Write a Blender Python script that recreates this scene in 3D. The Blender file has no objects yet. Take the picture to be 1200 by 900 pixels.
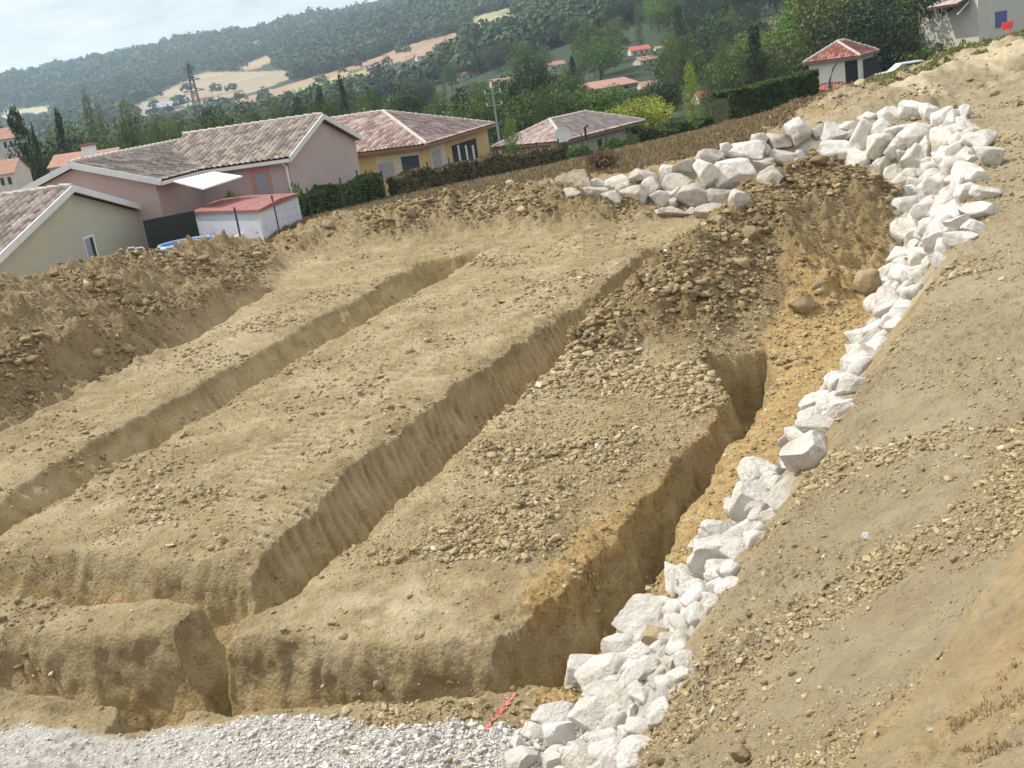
import bpy, math, random
import numpy as np
from mathutils import Vector
random.seed(7); rng=np.random.default_rng(11)
S=bpy.context.scene; COL=S.collection
# ------------------------------------------------------------------ camera
FPX=1267.0; PIT=math.radians(16.2); ROL=math.radians(8.5); H=4.7
r0=np.array([1.,0,0]);u0=np.array([0,math.sin(PIT),math.cos(PIT)]);FW=np.array([0,math.cos(PIT),-math.sin(PIT)])
CR=math.cos(ROL)*r0-math.sin(ROL)*u0; CU=math.sin(ROL)*r0+math.cos(ROL)*u0
CAMP=np.array([0,0,H])
def ray(x,y): return (x-600)/FPX*CR+(450-y)/FPX*CU+FW
def P(x,y,z=0.):
    d=ray(x,y);t=(z-H)/d[2];return np.array([d[0]*t,d[1]*t,z])
def D(x,y,Y):
    d=ray(x,y);t=Y/d[1];return np.array([d[0]*t,Y,H+d[2]*t])
def Q(X,Y,Z):
    v=[X,Y,Z-H];w=sum(v[i]*FW[i] for i in range(3))
    return 600+FPX*sum(v[i]*CR[i] for i in range(3))/w,450-FPX*sum(v[i]*CU[i] for i in range(3))/w
from mathutils import Matrix
cam=bpy.data.cameras.new('camera'); co=bpy.data.objects.new('camera',cam); COL.objects.link(co)
M=Matrix(((CR[0],CU[0],-FW[0],0),(CR[1],CU[1],-FW[1],0),(CR[2],CU[2],-FW[2],H),(0,0,0,1)))
co.matrix_world=M; cam.sensor_width=36; cam.lens=FPX/1200*36; cam.clip_start=.1; cam.clip_end=9000
S.camera=co
# ------------------------------------------------------------------ numpy noise
def _h(ix,iy,iz,s):
    n=(ix.astype(np.int64)*374761393+iy.astype(np.int64)*668265263+iz*1274126177+s*974711)&0xffffffff
    n=((n^(n>>13))*1274126177)&0xffffffff
    n=((n^(n>>15))*2246822519)&0xffffffff
    return ((n^(n>>16))&0xffff)/65535.0
def n2(x,y,s=0):
    ix=np.floor(x);iy=np.floor(y);fx=x-ix;fy=y-iy;fx=fx*fx*(3-2*fx);fy=fy*fy*(3-2*fy)
    a=_h(ix,iy,0,s);b=_h(ix+1,iy,0,s);c=_h(ix,iy+1,0,s);d=_h(ix+1,iy+1,0,s)
    return (a+(b-a)*fx)*(1-fy)+(c+(d-c)*fx)*fy-.5
def n3(x,y,z,s=0):
    iz=np.floor(z);fz=z-iz;fz=fz*fz*(3-2*fz);iz=iz.astype(np.int64)
    def l(k):
        ix=np.floor(x);iy=np.floor(y);fx=x-ix;fy=y-iy;fx=fx*fx*(3-2*fx);fy=fy*fy*(3-2*fy)
        a=_h(ix,iy,k,s);b=_h(ix+1,iy,k,s);c=_h(ix,iy+1,k,s);d=_h(ix+1,iy+1,k,s)
        return (a+(b-a)*fx)*(1-fy)+(c+(d-c)*fx)*fy-.5
    return l(iz)*(1-fz)+l(iz+1)*fz
def fbm(x,y,sc,oct=4,s=0,g=.5):
    r=0;a=1;f=1/sc
    for i in range(oct):
        r=r+a*n2(x*f+i*17.3,y*f-i*9.1,s+i);a*=g;f*=2.03
    return r
def ss(a,b,x):
    t=np.clip((x-a)/(b-a),0,1);return t*t*(3-2*t)
# ------------------------------------------------------------------ terrain
def tps(pts,lam=.02):
    p=np.array(pts,float);n=len(p);d=np.hypot(p[:,None,0]-p[None,:,0],p[:,None,1]-p[None,:,1])
    K=d+np.eye(n)*lam*0; A=np.zeros((n+3,n+3));A[:n,:n]=K-np.eye(n)*lam*5
    A[:n,n]=1;A[:n,n+1:]=p[:,:2];A[n,:n]=1;A[n+1:,:n]=p[:,:2].T
    w=np.linalg.solve(A,np.r_[p[:,2],0,0,0])
    def f(x,y):
        r=w[n]+w[n+1]*x+w[n+2]*y
        for i in range(n): r=r+w[i]*np.hypot(x-p[i,0],y-p[i,1])
        return r
    return f
up=[(0.89,3.1,2.25),(2.19,4.42,2.3),(1.28,2.59,2.6),(0,0,3.1),(1.3,1.3,3.0),(-1,-2,3.1),(3.5,4,2.9),(1.66,5.24,1.75),(0.78,4.56,1.5),(.24,4.84,1.25),(.83,6.0,1.2),(1.59,7.2,1.25),
(2.64,8.4,1.3),(2.33,5.7,1.95),(4.15,8.32,1.95),(4.4,11.4,1.42),(5.8,14,1.5),(7.01,14.04,1.8),(9.8,20.6,1.55),(12,20,1.9),(14.5,28,1.9),(13.8,31,1.7),(9.3,31.8,1.7),(6.9,32,1.42),(5.7,32.2,1.25),(3.2,32.6,1.05),
(-3,36.5,.35),(-9,36,-.3),(-12,33,-.5),(-13,38,-.8),(-20,40,-1.3),(-16,50,-1.4),(-8,50,-.4),(-3,58,-1.1),(5,68,-2.2),(12,72,-2.2),(27,82,-.9),(-14,24,-.3),(-16,14,0),
(40,40,5.5),(40,80,3.0),(30,10,5),(-40,60,-3),(0,78,-3.3),(-40,20,-1.5),(-20,-10,1.5),(20,-20,5),(-30,78,-3.5)]
for a in [(1200,130,28),(1200,40,40),(1130,56,42),(1060,88,44),(1000,110,46),(900,135,50),(840,150,55),(750,172,55),(640,197,50),(500,228,45),(400,250,40),(350,264,39),(300,284,37),(1145,45,80)]:
    up.append(tuple(D(*a)))
ZU=tps(up)
PB=np.array([(-3.6,-6),(-2.2,2.8),(-.37,6.1),(.02,7.0),(.53,7.88),(1.15,8.7),(1.99,10.3),(2.7,11.26),(3.62,12.69),(4.92,14.88),(6.69,18.64),(8.43,21.9),(10.3,25.8),(11.2,28.4),(9.8,30.2),(7.5,30.1),(6.27,29.8),(4.7,30.8),(3.0,31.7),(0,34.2),(-5,36),(-8.6,35.5),(-12,32),(-13.5,26),(-16,14),(-20,0)],float)
def psdf(x,y,poly):
    n=len(poly);d=np.full(x.shape,1e9);ins=np.zeros(x.shape,bool)
    for i in range(n):
        a=poly[i];b=poly[(i+1)%n];ex,ey=b-a;wx=x-a[0];wy=y-a[1]
        t=np.clip((wx*ex+wy*ey)/(ex*ex+ey*ey),0,1);d=np.minimum(d,np.hypot(wx-ex*t,wy-ey*t))
        c=((a[1]<=y)&(b[1]>y))|((b[1]<=y)&(a[1]>y))
        with np.errstate(divide='ignore',invalid='ignore'):
            xc=a[0]+(y-a[1])*ex/(ey if abs(ey)>1e-9 else 1e-9)
        ins^=c&(x<xc)
    return np.where(ins,-d,d)
def ridge(x,y,pl,wd,pw=1.0):
    """height of a spoil ridge along polyline pl (x,y,z) with flank width wd"""
    best=np.full(x.shape,-9.)
    for i in range(len(pl)-1):
        a=pl[i];b=pl[i+1];ex=b[0]-a[0];ey=b[1]-a[1];L2=ex*ex+ey*ey
        t=np.clip(((x-a[0])*ex+(y-a[1])*ey)/L2,0,1)
        d=np.hypot(x-a[0]-ex*t,y-a[1]-ey*t);z=a[2]+(b[2]-a[2])*t
        w=wd(z) if callable(wd) else wd
        k=np.clip(1-d/w,0,1); best=np.maximum(best,z*(k*.65+.35*k*k*(3-2*k)))
    return np.maximum(best,0)
CREST=[(-17,13,2.3),(-13.5,17,2.2),(-10.6,22.6,1.95),(-9.9,25,1.66),(-9.1,28,1.4),(-7.9,31,.98),(-6.9,32.8,.35)]
CREST2=[(-6.05,33,.45),(-5.05,33.4,.86),(-3.16,33.5,.9),(-1.28,33.5,.9),(.87,33,.95),(2.18,32.2,1.0),(3.2,31.2,.7),(4.2,30.4,.35)]
MOUND=[(1.5,17.6,.42),(2.6,18.2,.8),(4.1,19.9,1.22),(5.4,21.4,1.58),(6.85,23,2.02),(7.9,24.6,1.35),(8.7,26,.8)]
MOUND2=[(6.6,22.7,1.85),(5.6,20.4,1.1),(5.3,18.6,.6)]
def il(pts,axis=1):
    p=np.array(pts,float);p=p[np.argsort(p[:,axis])];return p[:,axis],p[:,1-axis]
def edges(L,R): return il(L)+il(R)
TR=[ # left edge, right edge, y0,y1, depth, cos
 (edges([(-3.72,7.6),(-3.55,9.0),(-3.42,9.8),(-3.1,10.5),(-2.85,11.2),(-2.34,13.07),(-1.6,14.66),(-.66,17.03),(.56,19.28),(1.94,21.9),(4.03,26.6)],
        [(-3.12,7.6),(-3.04,9.0),(-2.95,9.6),(-2.4,10.05),(-2.0,11.05),(-1.21,12.9),(-.35,14.6),(.45,16.4),(1.4,18.3),(3.92,24.42),(4.75,26.6)]),7.9,26.4,1.0,.92,.34),
 (edges([(-1.0,7.4),(-.3,8.5),(.0,8.85),(.48,9.6),(1.06,10.66),(1.86,11.95),(2.6,13.3),(3.0,14.2),(3.0,15.0),(2.95,16.4)],
        [(.0,7.4),(.29,7.89),(.57,8.38),(1.01,9.23),(1.57,10.46),(2.2,11.61),(3.04,13.34),(3.9,15.2),(4.1,16.4)]),7.75,16.3,1.15,.9,.34),
 (edges([(-8.2,11.5),(-7.35,14.2),(-6.8,16.2),(-6.02,18.1),(-5.03,20.7),(-4.12,23.7),(-3.0,26.62),(-1.9,29.6)],
        [(-7.4,11.5),(-6.71,13.0),(-6.0,15.0),(-4.95,17.6),(-3.4,21.6),(-2.3,24.2),(-1.28,26.75),(-.2,29.6)]),11,29.3,.75,.93,.42),
 (edges([(-11.4,14),(-9.6,19.0),(-8.24,22.7),(-7.45,24.6),(-6.4,28.6)],
        [(-10.4,14),(-8.75,17.9),(-7.73,20.9),(-6.87,23.4),(-5.76,28.6)]),13,28.6,.45,.93,.5)]
def ilx(p): p=np.array(p,float);p=p[np.argsort(p[:,0])];return p[:,0],p[:,1]
FT=[ # far edge y(x), near edge y(x), x0,x1,depth
 (ilx([(-12,14.6),(-8,12.9),(-6.45,12.2),(-5.17,11.63),(-4.01,11.05),(-2.9,10.5),(-2.4,10.3)]),ilx([(-12,13.4),(-8,11.8),(-5.96,11.1),(-4.48,10.45),(-3.3,10.0),(-2.4,9.7)]),-12,-3.1,.85),
 (ilx([(-12,12),(-8,10.75),(-5.5,9.85),(-4.29,9.45),(-3.33,9.2),(-2.9,9.0),(-1.85,8.6),(-1.07,8.3),(-.19,8.12),(.6,8.4)]),ilx([(-12,10.6),(-8,9.6),(-5.05,8.75),(-3.84,8.3),(-2.88,8.0),(-1.76,7.75),(-.09,7.55),(.6,7.5)]),-12,.25,1.1)]
# far landscape: azimuth table of (r,z)
FT_AZ=[-60,-26,-18,-10,-4,2,8,15,24,45,80]
FR=[60,80,120,200,350,600,900,1300,1800,2400,3400]
FZ=[[-3,-3.5,-5,-8,-12,-14,-14,-5,30,60,60],
    [-3,-3.5,-5,-8,-12,-14,-12,15,75,95,90],
    [-3,-3.5,-5,-7.5,-11,-10,6,42,92,118,110],
    [-2,-3.3,-4.5,-6.5,-8,0,20,58,108,125,110],
    [-1.5,-3.0,-4.5,-5.5,-5,10,36,78,124,140,110],
    [-2,-3.0,-4,-4.5,2,24,58,98,145,160,110],
    [-2,-2.6,-3.5,-3,8,38,76,120,165,170,110],
    [-1.5,-2.2,-3,-2,12,48,90,130,170,170,110],
    [1,0,-1,0,14,50,90,130,170,170,110],
    [5,5,5,8,20,50,90,130,170,170,110],
    [5,5,5,8,20,50,90,130,170,170,110]]
FZ=np.array(FZ,float)
def zfar(x,y):
    r=np.clip(np.hypot(x,y),60,3390);az=np.clip(np.degrees(np.arctan2(x,y)),-59.9,79.9)
    ai=np.clip(np.searchsorted(FT_AZ,az)-1,0,len(FT_AZ)-2);A=np.array(FT_AZ,float);ta=(az-A[ai])/(A[ai+1]-A[ai])
    R=np.array(FR,float);ri=np.clip(np.searchsorted(FR,r)-1,0,len(FR)-2);tr=(r-R[ri])/(R[ri+1]-R[ri])
    z=(FZ[ai,ri]*(1-tr)+FZ[ai,ri+1]*tr)*(1-ta)+(FZ[ai+1,ri]*(1-tr)+FZ[ai+1,ri+1]*tr)*ta
    return z+fbm(x,y,260,3,50)*np.clip(r-500,0,1500)*.018
TREADS=[] # track strips: (x0,y0,x1,y1,width)
def strip(a,b,w,z=0): p=P(*a,z);q=P(*b,z);TREADS.append((p[0],p[1],q[0],q[1],w))
strip((280,560),(520,405),.46);strip((300,640),(690,350),.48);strip((330,455),(470,385),.42);strip((420,480),(655,330),.5)
strip((570,500),(730,420),.5);strip((60,560),(300,420),.35);strip((250,600),(420,500),.34)
def height(x,y,fine=True):
    """returns z and masks"""
    r=np.hypot(x,y)
    x1=x+fbm(x,y,.28,2,4)*.06+fbm(x,y,.8,3,3)*.16+fbm(x,y,.16,2,5)*.035;y1=y+fbm(x,y,.8,3,8)*.16+fbm(x,y,.16,2,9)*.035
    sd=psdf(x1,y1,PB)
    zu=ZU(x,y);far=ss(55,80,r)
    zl=.04*fbm(x,y,2.5,3,12)+.06*ss(9,7,y)*ss(1,-.5,x)+.25*ss(28,31.5,y)*ss(7,3,x)
    hp=ridge(x1,y1,CREST,lambda z:1.2+z*1.25)
    hp2=ridge(x1,y1,CREST2,lambda z:.9+z*1.7)
    hm=np.maximum(ridge(x1,y1,MOUND,lambda z:.85+z*1.36),ridge(x1,y1,MOUND2,lambda z:.8+z*1.25))
    hm=hm*ss(-.35,.25,x1-np.interp(y1,TR[0][0][2],TR[0][0][3]))
    hp=np.maximum(hp,ridge(x1,y1,[(-6.6,9.1,.3),(-5.2,8.6,.27),(-4.5,8.35,.12)],.38))
    heap=np.maximum(np.maximum(hp,hp2),hm)
    zl=zl+heap
    wd=1.45
    wallw=ss(-5,0,x)*ss(-4,0,y) # wall present only on right/far side
    t=np.clip(sd/(wd+1.5*(1-wallw)),0,1)
    t=t*t*(3-2*t)*.4+t*.6
    heap_out=np.maximum(hp,hp2*(x<3.2))
    z=zl*(1-t)+np.maximum(zu,zu+heap_out*(heap_out>0))*t
    # trenches
    dep=np.zeros_like(z);wallm=np.zeros_like(z)
    inside=(sd<-.02)
    for (ly,lx,ry,rx),y0,y1_,dp,cs,bt in TR:
        xl=np.interp(y1,ly,lx);xr=np.interp(y1,ry,rx)
        di=np.minimum(np.minimum((x1-xl)*cs,(xr-x1)*cs),np.minimum(y1-y0,y1_-y1))
        dl_=(x1-xl)*cs+.06+.10*n2(x/.35,y/.35,92);pf=np.minimum(ss(-.02,.12,np.minimum((xr-x1)*cs,np.minimum(y1-y0,y1_-y1))),np.clip(dl_/bt,0,1)**.85)
        dep=np.maximum(dep,dp*(pf*.93+.07*ss(-.35,0,di)))
        wallm=np.maximum(wallm,ss(-.06,.03,di))
    for (fx,fy),(nx_,ny_),xa,xb,dp in FT:
        yf=np.interp(x1,fx,fy);yn=np.interp(x1,nx_,ny_)
        di=np.minimum(np.minimum((yf-y1)*.93,(y1-yn)*.93),np.minimum(x1-xa,xb-x1))
        # the face that looks at the camera is ragged and less steep
        df=np.minimum(np.minimum((yf-y1)*.93,y1-yn+9),np.minimum(x1-xa,xb-x1))
        steep=ss(-.04,.16,di);slope=ss(-.25,.28,np.minimum((yf-y1),np.minimum(x1-xa,xb-x1)))
        near=ss(-.02,.12,(y1-yn))*ss(0,.1,np.minimum(x1-xa,xb-x1+.1))
        dep=np.maximum(dep,dp*(np.minimum(slope,near)*.95+.05*ss(-.3,0,di)))
        wallm=np.maximum(wallm,ss(-.06,.03,di))
    # narrow gap between the two front blocks opens at the near end
    dep=dep*(sd<.15)
    z=z-dep
    # bank cut face at upper right (chalky strata) and rough relief
    cutm=np.zeros_like(z)
    rough=ss(.02,.3,heap)
    up_m=ss(.8,1.6,sd)*ss(75,60,r)
    if fine:
        amp=np.clip(r/20,.25,1.3)
        z=z+fbm(x,y,1.1,4,21,.55)*.06*(1+1.8*rough)
        z=z+fbm(x,y,.3,3,31,.65)*.045*(1+1.4*rough)*np.where(r<60,1,0)
        cm=ss(-.25,.3,fbm(x,y,1.4,3,64))*(1-.8*(np.hypot((x+1.5)/1.4,(y-9.4)/.8)<1));z=z+(np.abs(fbm(x,y,.11,3,67,.7))*.07-.015)*cm*ss(50,25,r)
        rn=np.abs(fbm(x,y,.45,3,41,.6));z=z-rn*.05*rough
        # spoil-heap lumps
        z=z+np.maximum(fbm(x,y,.5,4,61,.65)-.05,0)*.42*rough+np.abs(fbm(x,y,.16,3,63,.6))*.14*rough
        ur=ss(9,13,x)*ss(30,33,y)*ss(60,50,y)*ss(1,2.5,sd);st_=fbm(x,y,2.6,5,65,.6);z=z+ur*(st_*.55+np.abs(fbm(x,y,.7,4,66,.6))*.25)
        # clod noise
        z=z+np.maximum(n2(x/.075,y/.075,71),0)*.018*ss(45,20,r)
        # tracks
        for (ax,ay,bx,by,w) in TREADS:
            ex,ey=bx-ax,by-ay;L=math.hypot(ex,ey);ex/=L;ey/=L
            s=(x-ax)*ex+(y-ay)*ey;d=(x-ax)*-ey+(y-ay)*ex+.05*n2(s/1.1,s*0,77)
            m=ss(w/2+.04,w/2-.04,np.abs(d))*ss(-.2,.3,s)*ss(L+.2,L-.3,s)*ss(-.55,-.2,fbm(x,y,.9,2,78))
            ph=(s+abs(0)*d)/.2
            z=z+m*(np.abs((ph%1)-.5)*2-.5)*.085-m*.02
        # bank rills, upper right slopes
        bm=bankmask(x,y)
        u=(x*.66-y*.75);z=z+bm*.10;z=z+bm*(n2(u/.05,(x*.75+y*.66)/1.0,81)*.022+n2(u/.14,(x*.75+y*.66)/1.4,83)*.03+n2(u/.3,(x*.75+y*.66)/2,82)*.04)
    z=z*(1-far)+zfar(x,y)*far
    return z,sd,heap,wallm*(sd<.1),wallw
def bankmask(x,y):
    # smooth clay bank close to the camera, right of the loose soil
    a=P(975,905,2.3);b=P(1205,630,2.3);ex,ey=(b-a)[:2];L=math.hypot(ex,ey);ex/=L;ey/=L
    d=(x-a[0])*ey-(y-a[1])*ex
    return ss(-.03,.08,d+.06*fbm(x,y,.3,2,90))*ss(9,7,np.hypot(x,y))
def gz(x,y):
    X=np.array([float(x)]);Y=np.array([float(y)]);return float(height(X,Y,False)[0][0])
def hit(px,py,far=120):
    d=ray(px,py);t=np.exp(np.linspace(math.log(2.5),math.log(far),1400))
    X=d[0]*t;Y=d[1]*t;Z=H+d[2]*t;z=height(X,Y,False)[0];k=np.argmax(Z<z)
    if not (Z<z).any(): return None
    return np.array([X[k],Y[k],z[k]])
# ------------------------------------------------------------------ helpers
def tag(o,label=None,cat=None,group=None,kind=None):
    if label:o['label']=label
    if cat:o['category']=cat
    if group:o['group']=group
    if kind:o['kind']=kind
    return o
def mkmesh(name,V,F,smooth=False,attrs=None,nv=4):
    me=bpy.data.meshes.new(name);V=np.asarray(V,np.float32);F=np.asarray(F,np.int32);k=F.shape[1]
    me.vertices.add(len(V));me.vertices.foreach_set('co',V.ravel())
    me.loops.add(F.size);me.loops.foreach_set('vertex_index',F.ravel())
    me.polygons.add(len(F));me.polygons.foreach_set('loop_start',np.arange(0,F.size,k,dtype=np.int32))
    if smooth: me.polygons.foreach_set('use_smooth',np.ones(len(F),bool))
    me.update(calc_edges=True)
    if attrs:
        for n,a in attrs.items():
            at=me.color_attributes.new(n,'FLOAT_COLOR','POINT');b=np.ones((len(V),4),np.float32);b[:,:a.shape[1]]=a;at.data.foreach_set('color',b.ravel())
    return me
def link(name,me,mat=None,parent=None,loc=None):
    o=bpy.data.objects.new(name,me);COL.objects.link(o)
    if mat is not None:
        if len(me.materials)==0: me.materials.append(mat)
    if parent is not None:o.parent=parent
    if loc is not None:o.location=loc
    return o
def empty(name,loc=(0,0,0),rz=0):
    o=bpy.data.objects.new(name,None);COL.objects.link(o);o.location=loc;o.rotation_euler=(0,0,rz);o.empty_display_size=.3;return o
class MB:
    def __init__(s): s.v=[];s.f=[]
    def poly(s,pts):
        n=len(s.v);s.v+= [tuple(map(float,p)) for p in pts];s.f.append(list(range(n,n+len(pts))))
    def prism(s,bot,top):
        n=len(s.v);k=len(bot);s.v+=[tuple(map(float,p)) for p in bot]+[tuple(map(float,p)) for p in top]
        s.f.append(list(range(n+k-1,n-1,-1)));s.f.append(list(range(n+k,n+2*k)))
        for i in range(k): j=(i+1)%k;s.f.append([n+i,n+j,n+k+j,n+k+i])
    def box(s,c,d,ax=None):
        c=np.array(c,float);ax=np.eye(3) if ax is None else ax
        q=[c+ax[0]*a*d[0]/2+ax[1]*b*d[1]/2 for a,b in((-1,-1),(1,-1),(1,1),(-1,1))]
        s.prism([p-ax[2]*d[2]/2 for p in q],[p+ax[2]*d[2]/2 for p in q])
    def tube(s,pts,r,n=8):
        pts=[np.array(p,float) for p in pts];r=[r]*len(pts) if np.isscalar(r) else r;base=len(s.v)
        for i,p in enumerate(pts):
            d=pts[min(i+1,len(pts)-1)]-pts[max(i-1,0)];d/=np.linalg.norm(d)+1e-9
            a=np.cross(d,[0,0,1] if abs(d[2])<.9 else [1,0,0]);a/=np.linalg.norm(a);b=np.cross(d,a)
            for k in range(n):
                t=2*math.pi*k/n;s.v.append(tuple(p+r[i]*(a*math.cos(t)+b*math.sin(t))))
        for i in range(len(pts)-1):
            for k in range(n):
                a0=base+i*n+k;a1=base+i*n+(k+1)%n;s.f.append([a0,a1,a1+n,a0+n])
        s.f.append([base+k for k in range(n)][::-1]);s.f.append([base+(len(pts)-1)*n+k for k in range(n)])
    def build(s,name,mat,parent=None,smooth=False,loc=None):
        me=bpy.data.meshes.new(name);me.from_pydata(s.v,[],s.f);me.update()
        if smooth:
            for p in me.polygons:p.use_smooth=True
        return link(name,me,mat,parent,loc)
# ------------------------------------------------------------------ materials
def newmat(name,rough=.9):
    m=bpy.data.materials.new(name);m.use_nodes=True;nt=m.node_tree;b=nt.nodes['Principled BSDF'];b.inputs['Roughness'].default_value=rough
    b.inputs['Specular IOR Level'].default_value=.25
    return m,nt,b
def N(nt,t,**k):
    n=nt.nodes.new(t)
    for a,v in k.items():
        if a.startswith('i_'): n.inputs[int(a[2:]) if a[2:].isdigit() else a[2:]].default_value=v
        else:setattr(n,a,v)
    return n
def ramp(nt,src,stops):
    r=nt.nodes.new('ShaderNodeValToRGB');e=r.color_ramp.elements
    while len(e)<len(stops):e.new(.5)
    for i,(p,c) in enumerate(stops):e[i].position=p;e[i].color=(*c,1) if len(c)==3 else c
    nt.links.new(src,r.inputs[0]);return r.outputs[0]
def noise(nt,vec,scale,detail=4,rough=.55,dist=0):
    n=nt.nodes.new('ShaderNodeTexNoise');n.inputs['Scale'].default_value=scale;n.inputs['Detail'].default_value=detail;n.inputs['Roughness'].default_value=rough;n.inputs['Distortion'].default_value=dist
    nt.links.new(vec,n.inputs['Vector']);return n.outputs['Fac']
def mix(nt,a,b,f,mode='MIX'):
    n=nt.nodes.new('ShaderNodeMix');n.data_type='RGBA';n.blend_type=mode
    for s,v in ((0,f),(6,a),(7,b)):
        if hasattr(v,'is_linked') or hasattr(v,'links'): nt.links.new(v,n.inputs[s])
        else: n.inputs[s].default_value=v if s==0 else ((*v,1) if len(v)==3 else v)
    return n.outputs[2]
def mth(nt,op,a,b=0.,c=None):
    n=nt.nodes.new('ShaderNodeMath');n.operation=op
    for i,v in enumerate((a,b) if c is None else (a,b,c)):
        if hasattr(v,'links'): nt.links.new(v,n.inputs[i])
        else:n.inputs[i].default_value=v
    return n.outputs[0]
def bump(nt,b,hgt,st=.5,dist=.02,nrm=None):
    n=nt.nodes.new('ShaderNodeBump');n.inputs['Strength'].default_value=st;n.inputs['Distance'].default_value=dist
    nt.links.new(hgt,n.inputs['Height'])
    if nrm is not None: nt.links.new(nrm,n.inputs['Normal'])
    nt.links.new(n.outputs[0],b.inputs['Normal']);return n.outputs[0]
def gco(nt,obj=True):
    t=nt.nodes.new('ShaderNodeTexCoord');return t.outputs['Object']
def attr(nt,name):
    a=nt.nodes.new('ShaderNodeAttribute');a.attribute_name=name;return a
def plain(name,c,rough=.8,var=.12,sc=3,metal=0,bmp=0):
    m,nt,b=newmat(name,rough);v=gco(nt);f=noise(nt,v,sc,5)
    c=np.array(c);nt.links.new(ramp(nt,f,[(.3,tuple(c*(1-var))),(.7,tuple(np.minimum(c*(1+var),1)))]),b.inputs['Base Color'])
    b.inputs['Metallic'].default_value=metal
    if bmp: bump(nt,b,noise(nt,v,sc*12,4),bmp,.01)
    return m
SOIL_A=(.335,.255,.138);SOIL_B=(.45,.36,.22);SOIL_C=(.22,.158,.08)
def soil_color(nt,v):
    f1=noise(nt,v,.55,6,.6);f2=noise(nt,v,3.2,5,.65);f3=noise(nt,v,24,4,.7)
    c=ramp(nt,f1,[(.34,SOIL_C),(.48,SOIL_A),(.60,SOIL_B)])
    c=mix(nt,c,ramp(nt,f2,[(.33,(.20,.145,.075)),(.5,(.35,.27,.15)),(.68,(.54,.45,.31))]),.5)
    c=mix(nt,c,ramp(nt,f3,[(.3,(.19,.135,.075)),(.5,(.36,.27,.155)),(.75,(.54,.45,.32))]),.33)
    return c
def mat_ground():
    m,nt,b=newmat('site_soil',.95);v=gco(nt)
    c=soil_color(nt,v);A=attr(nt,'zone');sp=nt.nodes.new('ShaderNodeSeparateColor');nt.links.new(A.outputs['Color'],sp.inputs[0])
    B=attr(nt,'zoneb');sb=nt.nodes.new('ShaderNodeSeparateColor');nt.links.new(B.outputs['Color'],sb.inputs[0])
    pa=ramp(nt,noise(nt,v,1.1,7,.7,.8),[(.50,(0,0,0)),(.66,(1,1,1))]);c=mix(nt,c,(.56,.46,.31),mth(nt,'MULTIPLY',pa,.55))
    pb=ramp(nt,noise(nt,v,.75,6,.7,.6),[(.56,(0,0,0)),(.70,(1,1,1))]);c=mix(nt,c,(.25,.175,.09),mth(nt,'MULTIPLY',pb,.65))
    C3=attr(nt,'zonec');sc=nt.nodes.new('ShaderNodeSeparateColor');nt.links.new(C3.outputs['Color'],sc.inputs[0])
    hb=ramp(nt,noise(nt,v,2.4,7,.72,.3),[(.3,(.15,.10,.05)),(.5,(.265,.19,.10)),(.7,(.40,.315,.19))])
    c=mix(nt,c,hb,mth(nt,'MULTIPLY',sc.outputs[0],.85))
    # embankment : greyer soil
    f=noise(nt,v,6,6,.7);f0=noise(nt,v,.8,4,.6)
    emb=mix(nt,ramp(nt,f,[(.3,(.245,.19,.115)),(.5,(.35,.285,.185)),(.72,(.45,.38,.265))]),ramp(nt,f0,[(.35,(.27,.205,.125)),(.6,(.41,.34,.23))]),.5)
    c=mix(nt,c,emb,sb.outputs[0])
    # trench faces: damp yellow clay with blue-grey marl blotches
    clay=ramp(nt,noise(nt,v,2.2,6,.65,.6),[(.3,(.33,.235,.11)),(.5,(.48,.36,.19)),(.7,(.58,.47,.29))])
    marl=ramp(nt,noise(nt,v,1.5,5,.6,.5),[(.60,(0,0,0)),(.70,(1,1,1))])
    clay=mix(nt,clay,(.16,.15,.11),mth(nt,'MULTIPLY',marl,.28))
    c=mix(nt,c,clay,mth(nt,'MULTIPLY',sb.outputs[1],.85))
    # orange clay strip
    org=ramp(nt,noise(nt,v,9,6,.7),[(.3,(.27,.17,.07)),(.5,(.45,.31,.14)),(.72,(.56,.44,.25))])
    c=mix(nt,c,org,sp.outputs[0])
    # dry grass
    gr=ramp(nt,noise(nt,v,2.0,7,.75),[(.28,(.17,.15,.06)),(.45,(.33,.22,.11)),(.6,(.42,.29,.155)),(.75,(.50,.37,.2))])
    c=mix(nt,c,gr,sp.outputs[1])
    # white gravel dust
    wh=ramp(nt,noise(nt,v,14,6,.75),[(.3,(.36,.31,.25)),(.5,(.56,.52,.46)),(.7,(.7,.67,.62))])
    c=mix(nt,c,wh,sp.outputs[2])
    # pale chalk streaks / dust
    c=mix(nt,c,(.60,.50,.36),mth(nt,'MULTIPLY',sb.outputs[2],.8))
    c=mix(nt,c,mix(nt,(1.03,1.01,.93),(1.0,1.0,1.0),sp.outputs[2]),1.0,'MULTIPLY')
    nt.links.new(c,b.inputs['Base Color'])
    h=mth(nt,'ADD',mth(nt,'MULTIPLY',noise(nt,v,22,6,.75),1.0),mth(nt,'MULTIPLY',noise(nt,v,90,4,.7),.4))
    vo=nt.nodes.new('ShaderNodeTexVoronoi');vo.inputs['Scale'].default_value=26;nt.links.new(v,vo.inputs['Vector'])
    h=mth(nt,'ADD',h,mth(nt,'MULTIPLY',vo.outputs['Distance'],-.5))
    h=mth(nt,'ADD',h,mth(nt,'MULTIPLY',noise(nt,v,9,5,.75),1.2));bump(nt,b,h,.75,.06);return m
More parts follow.
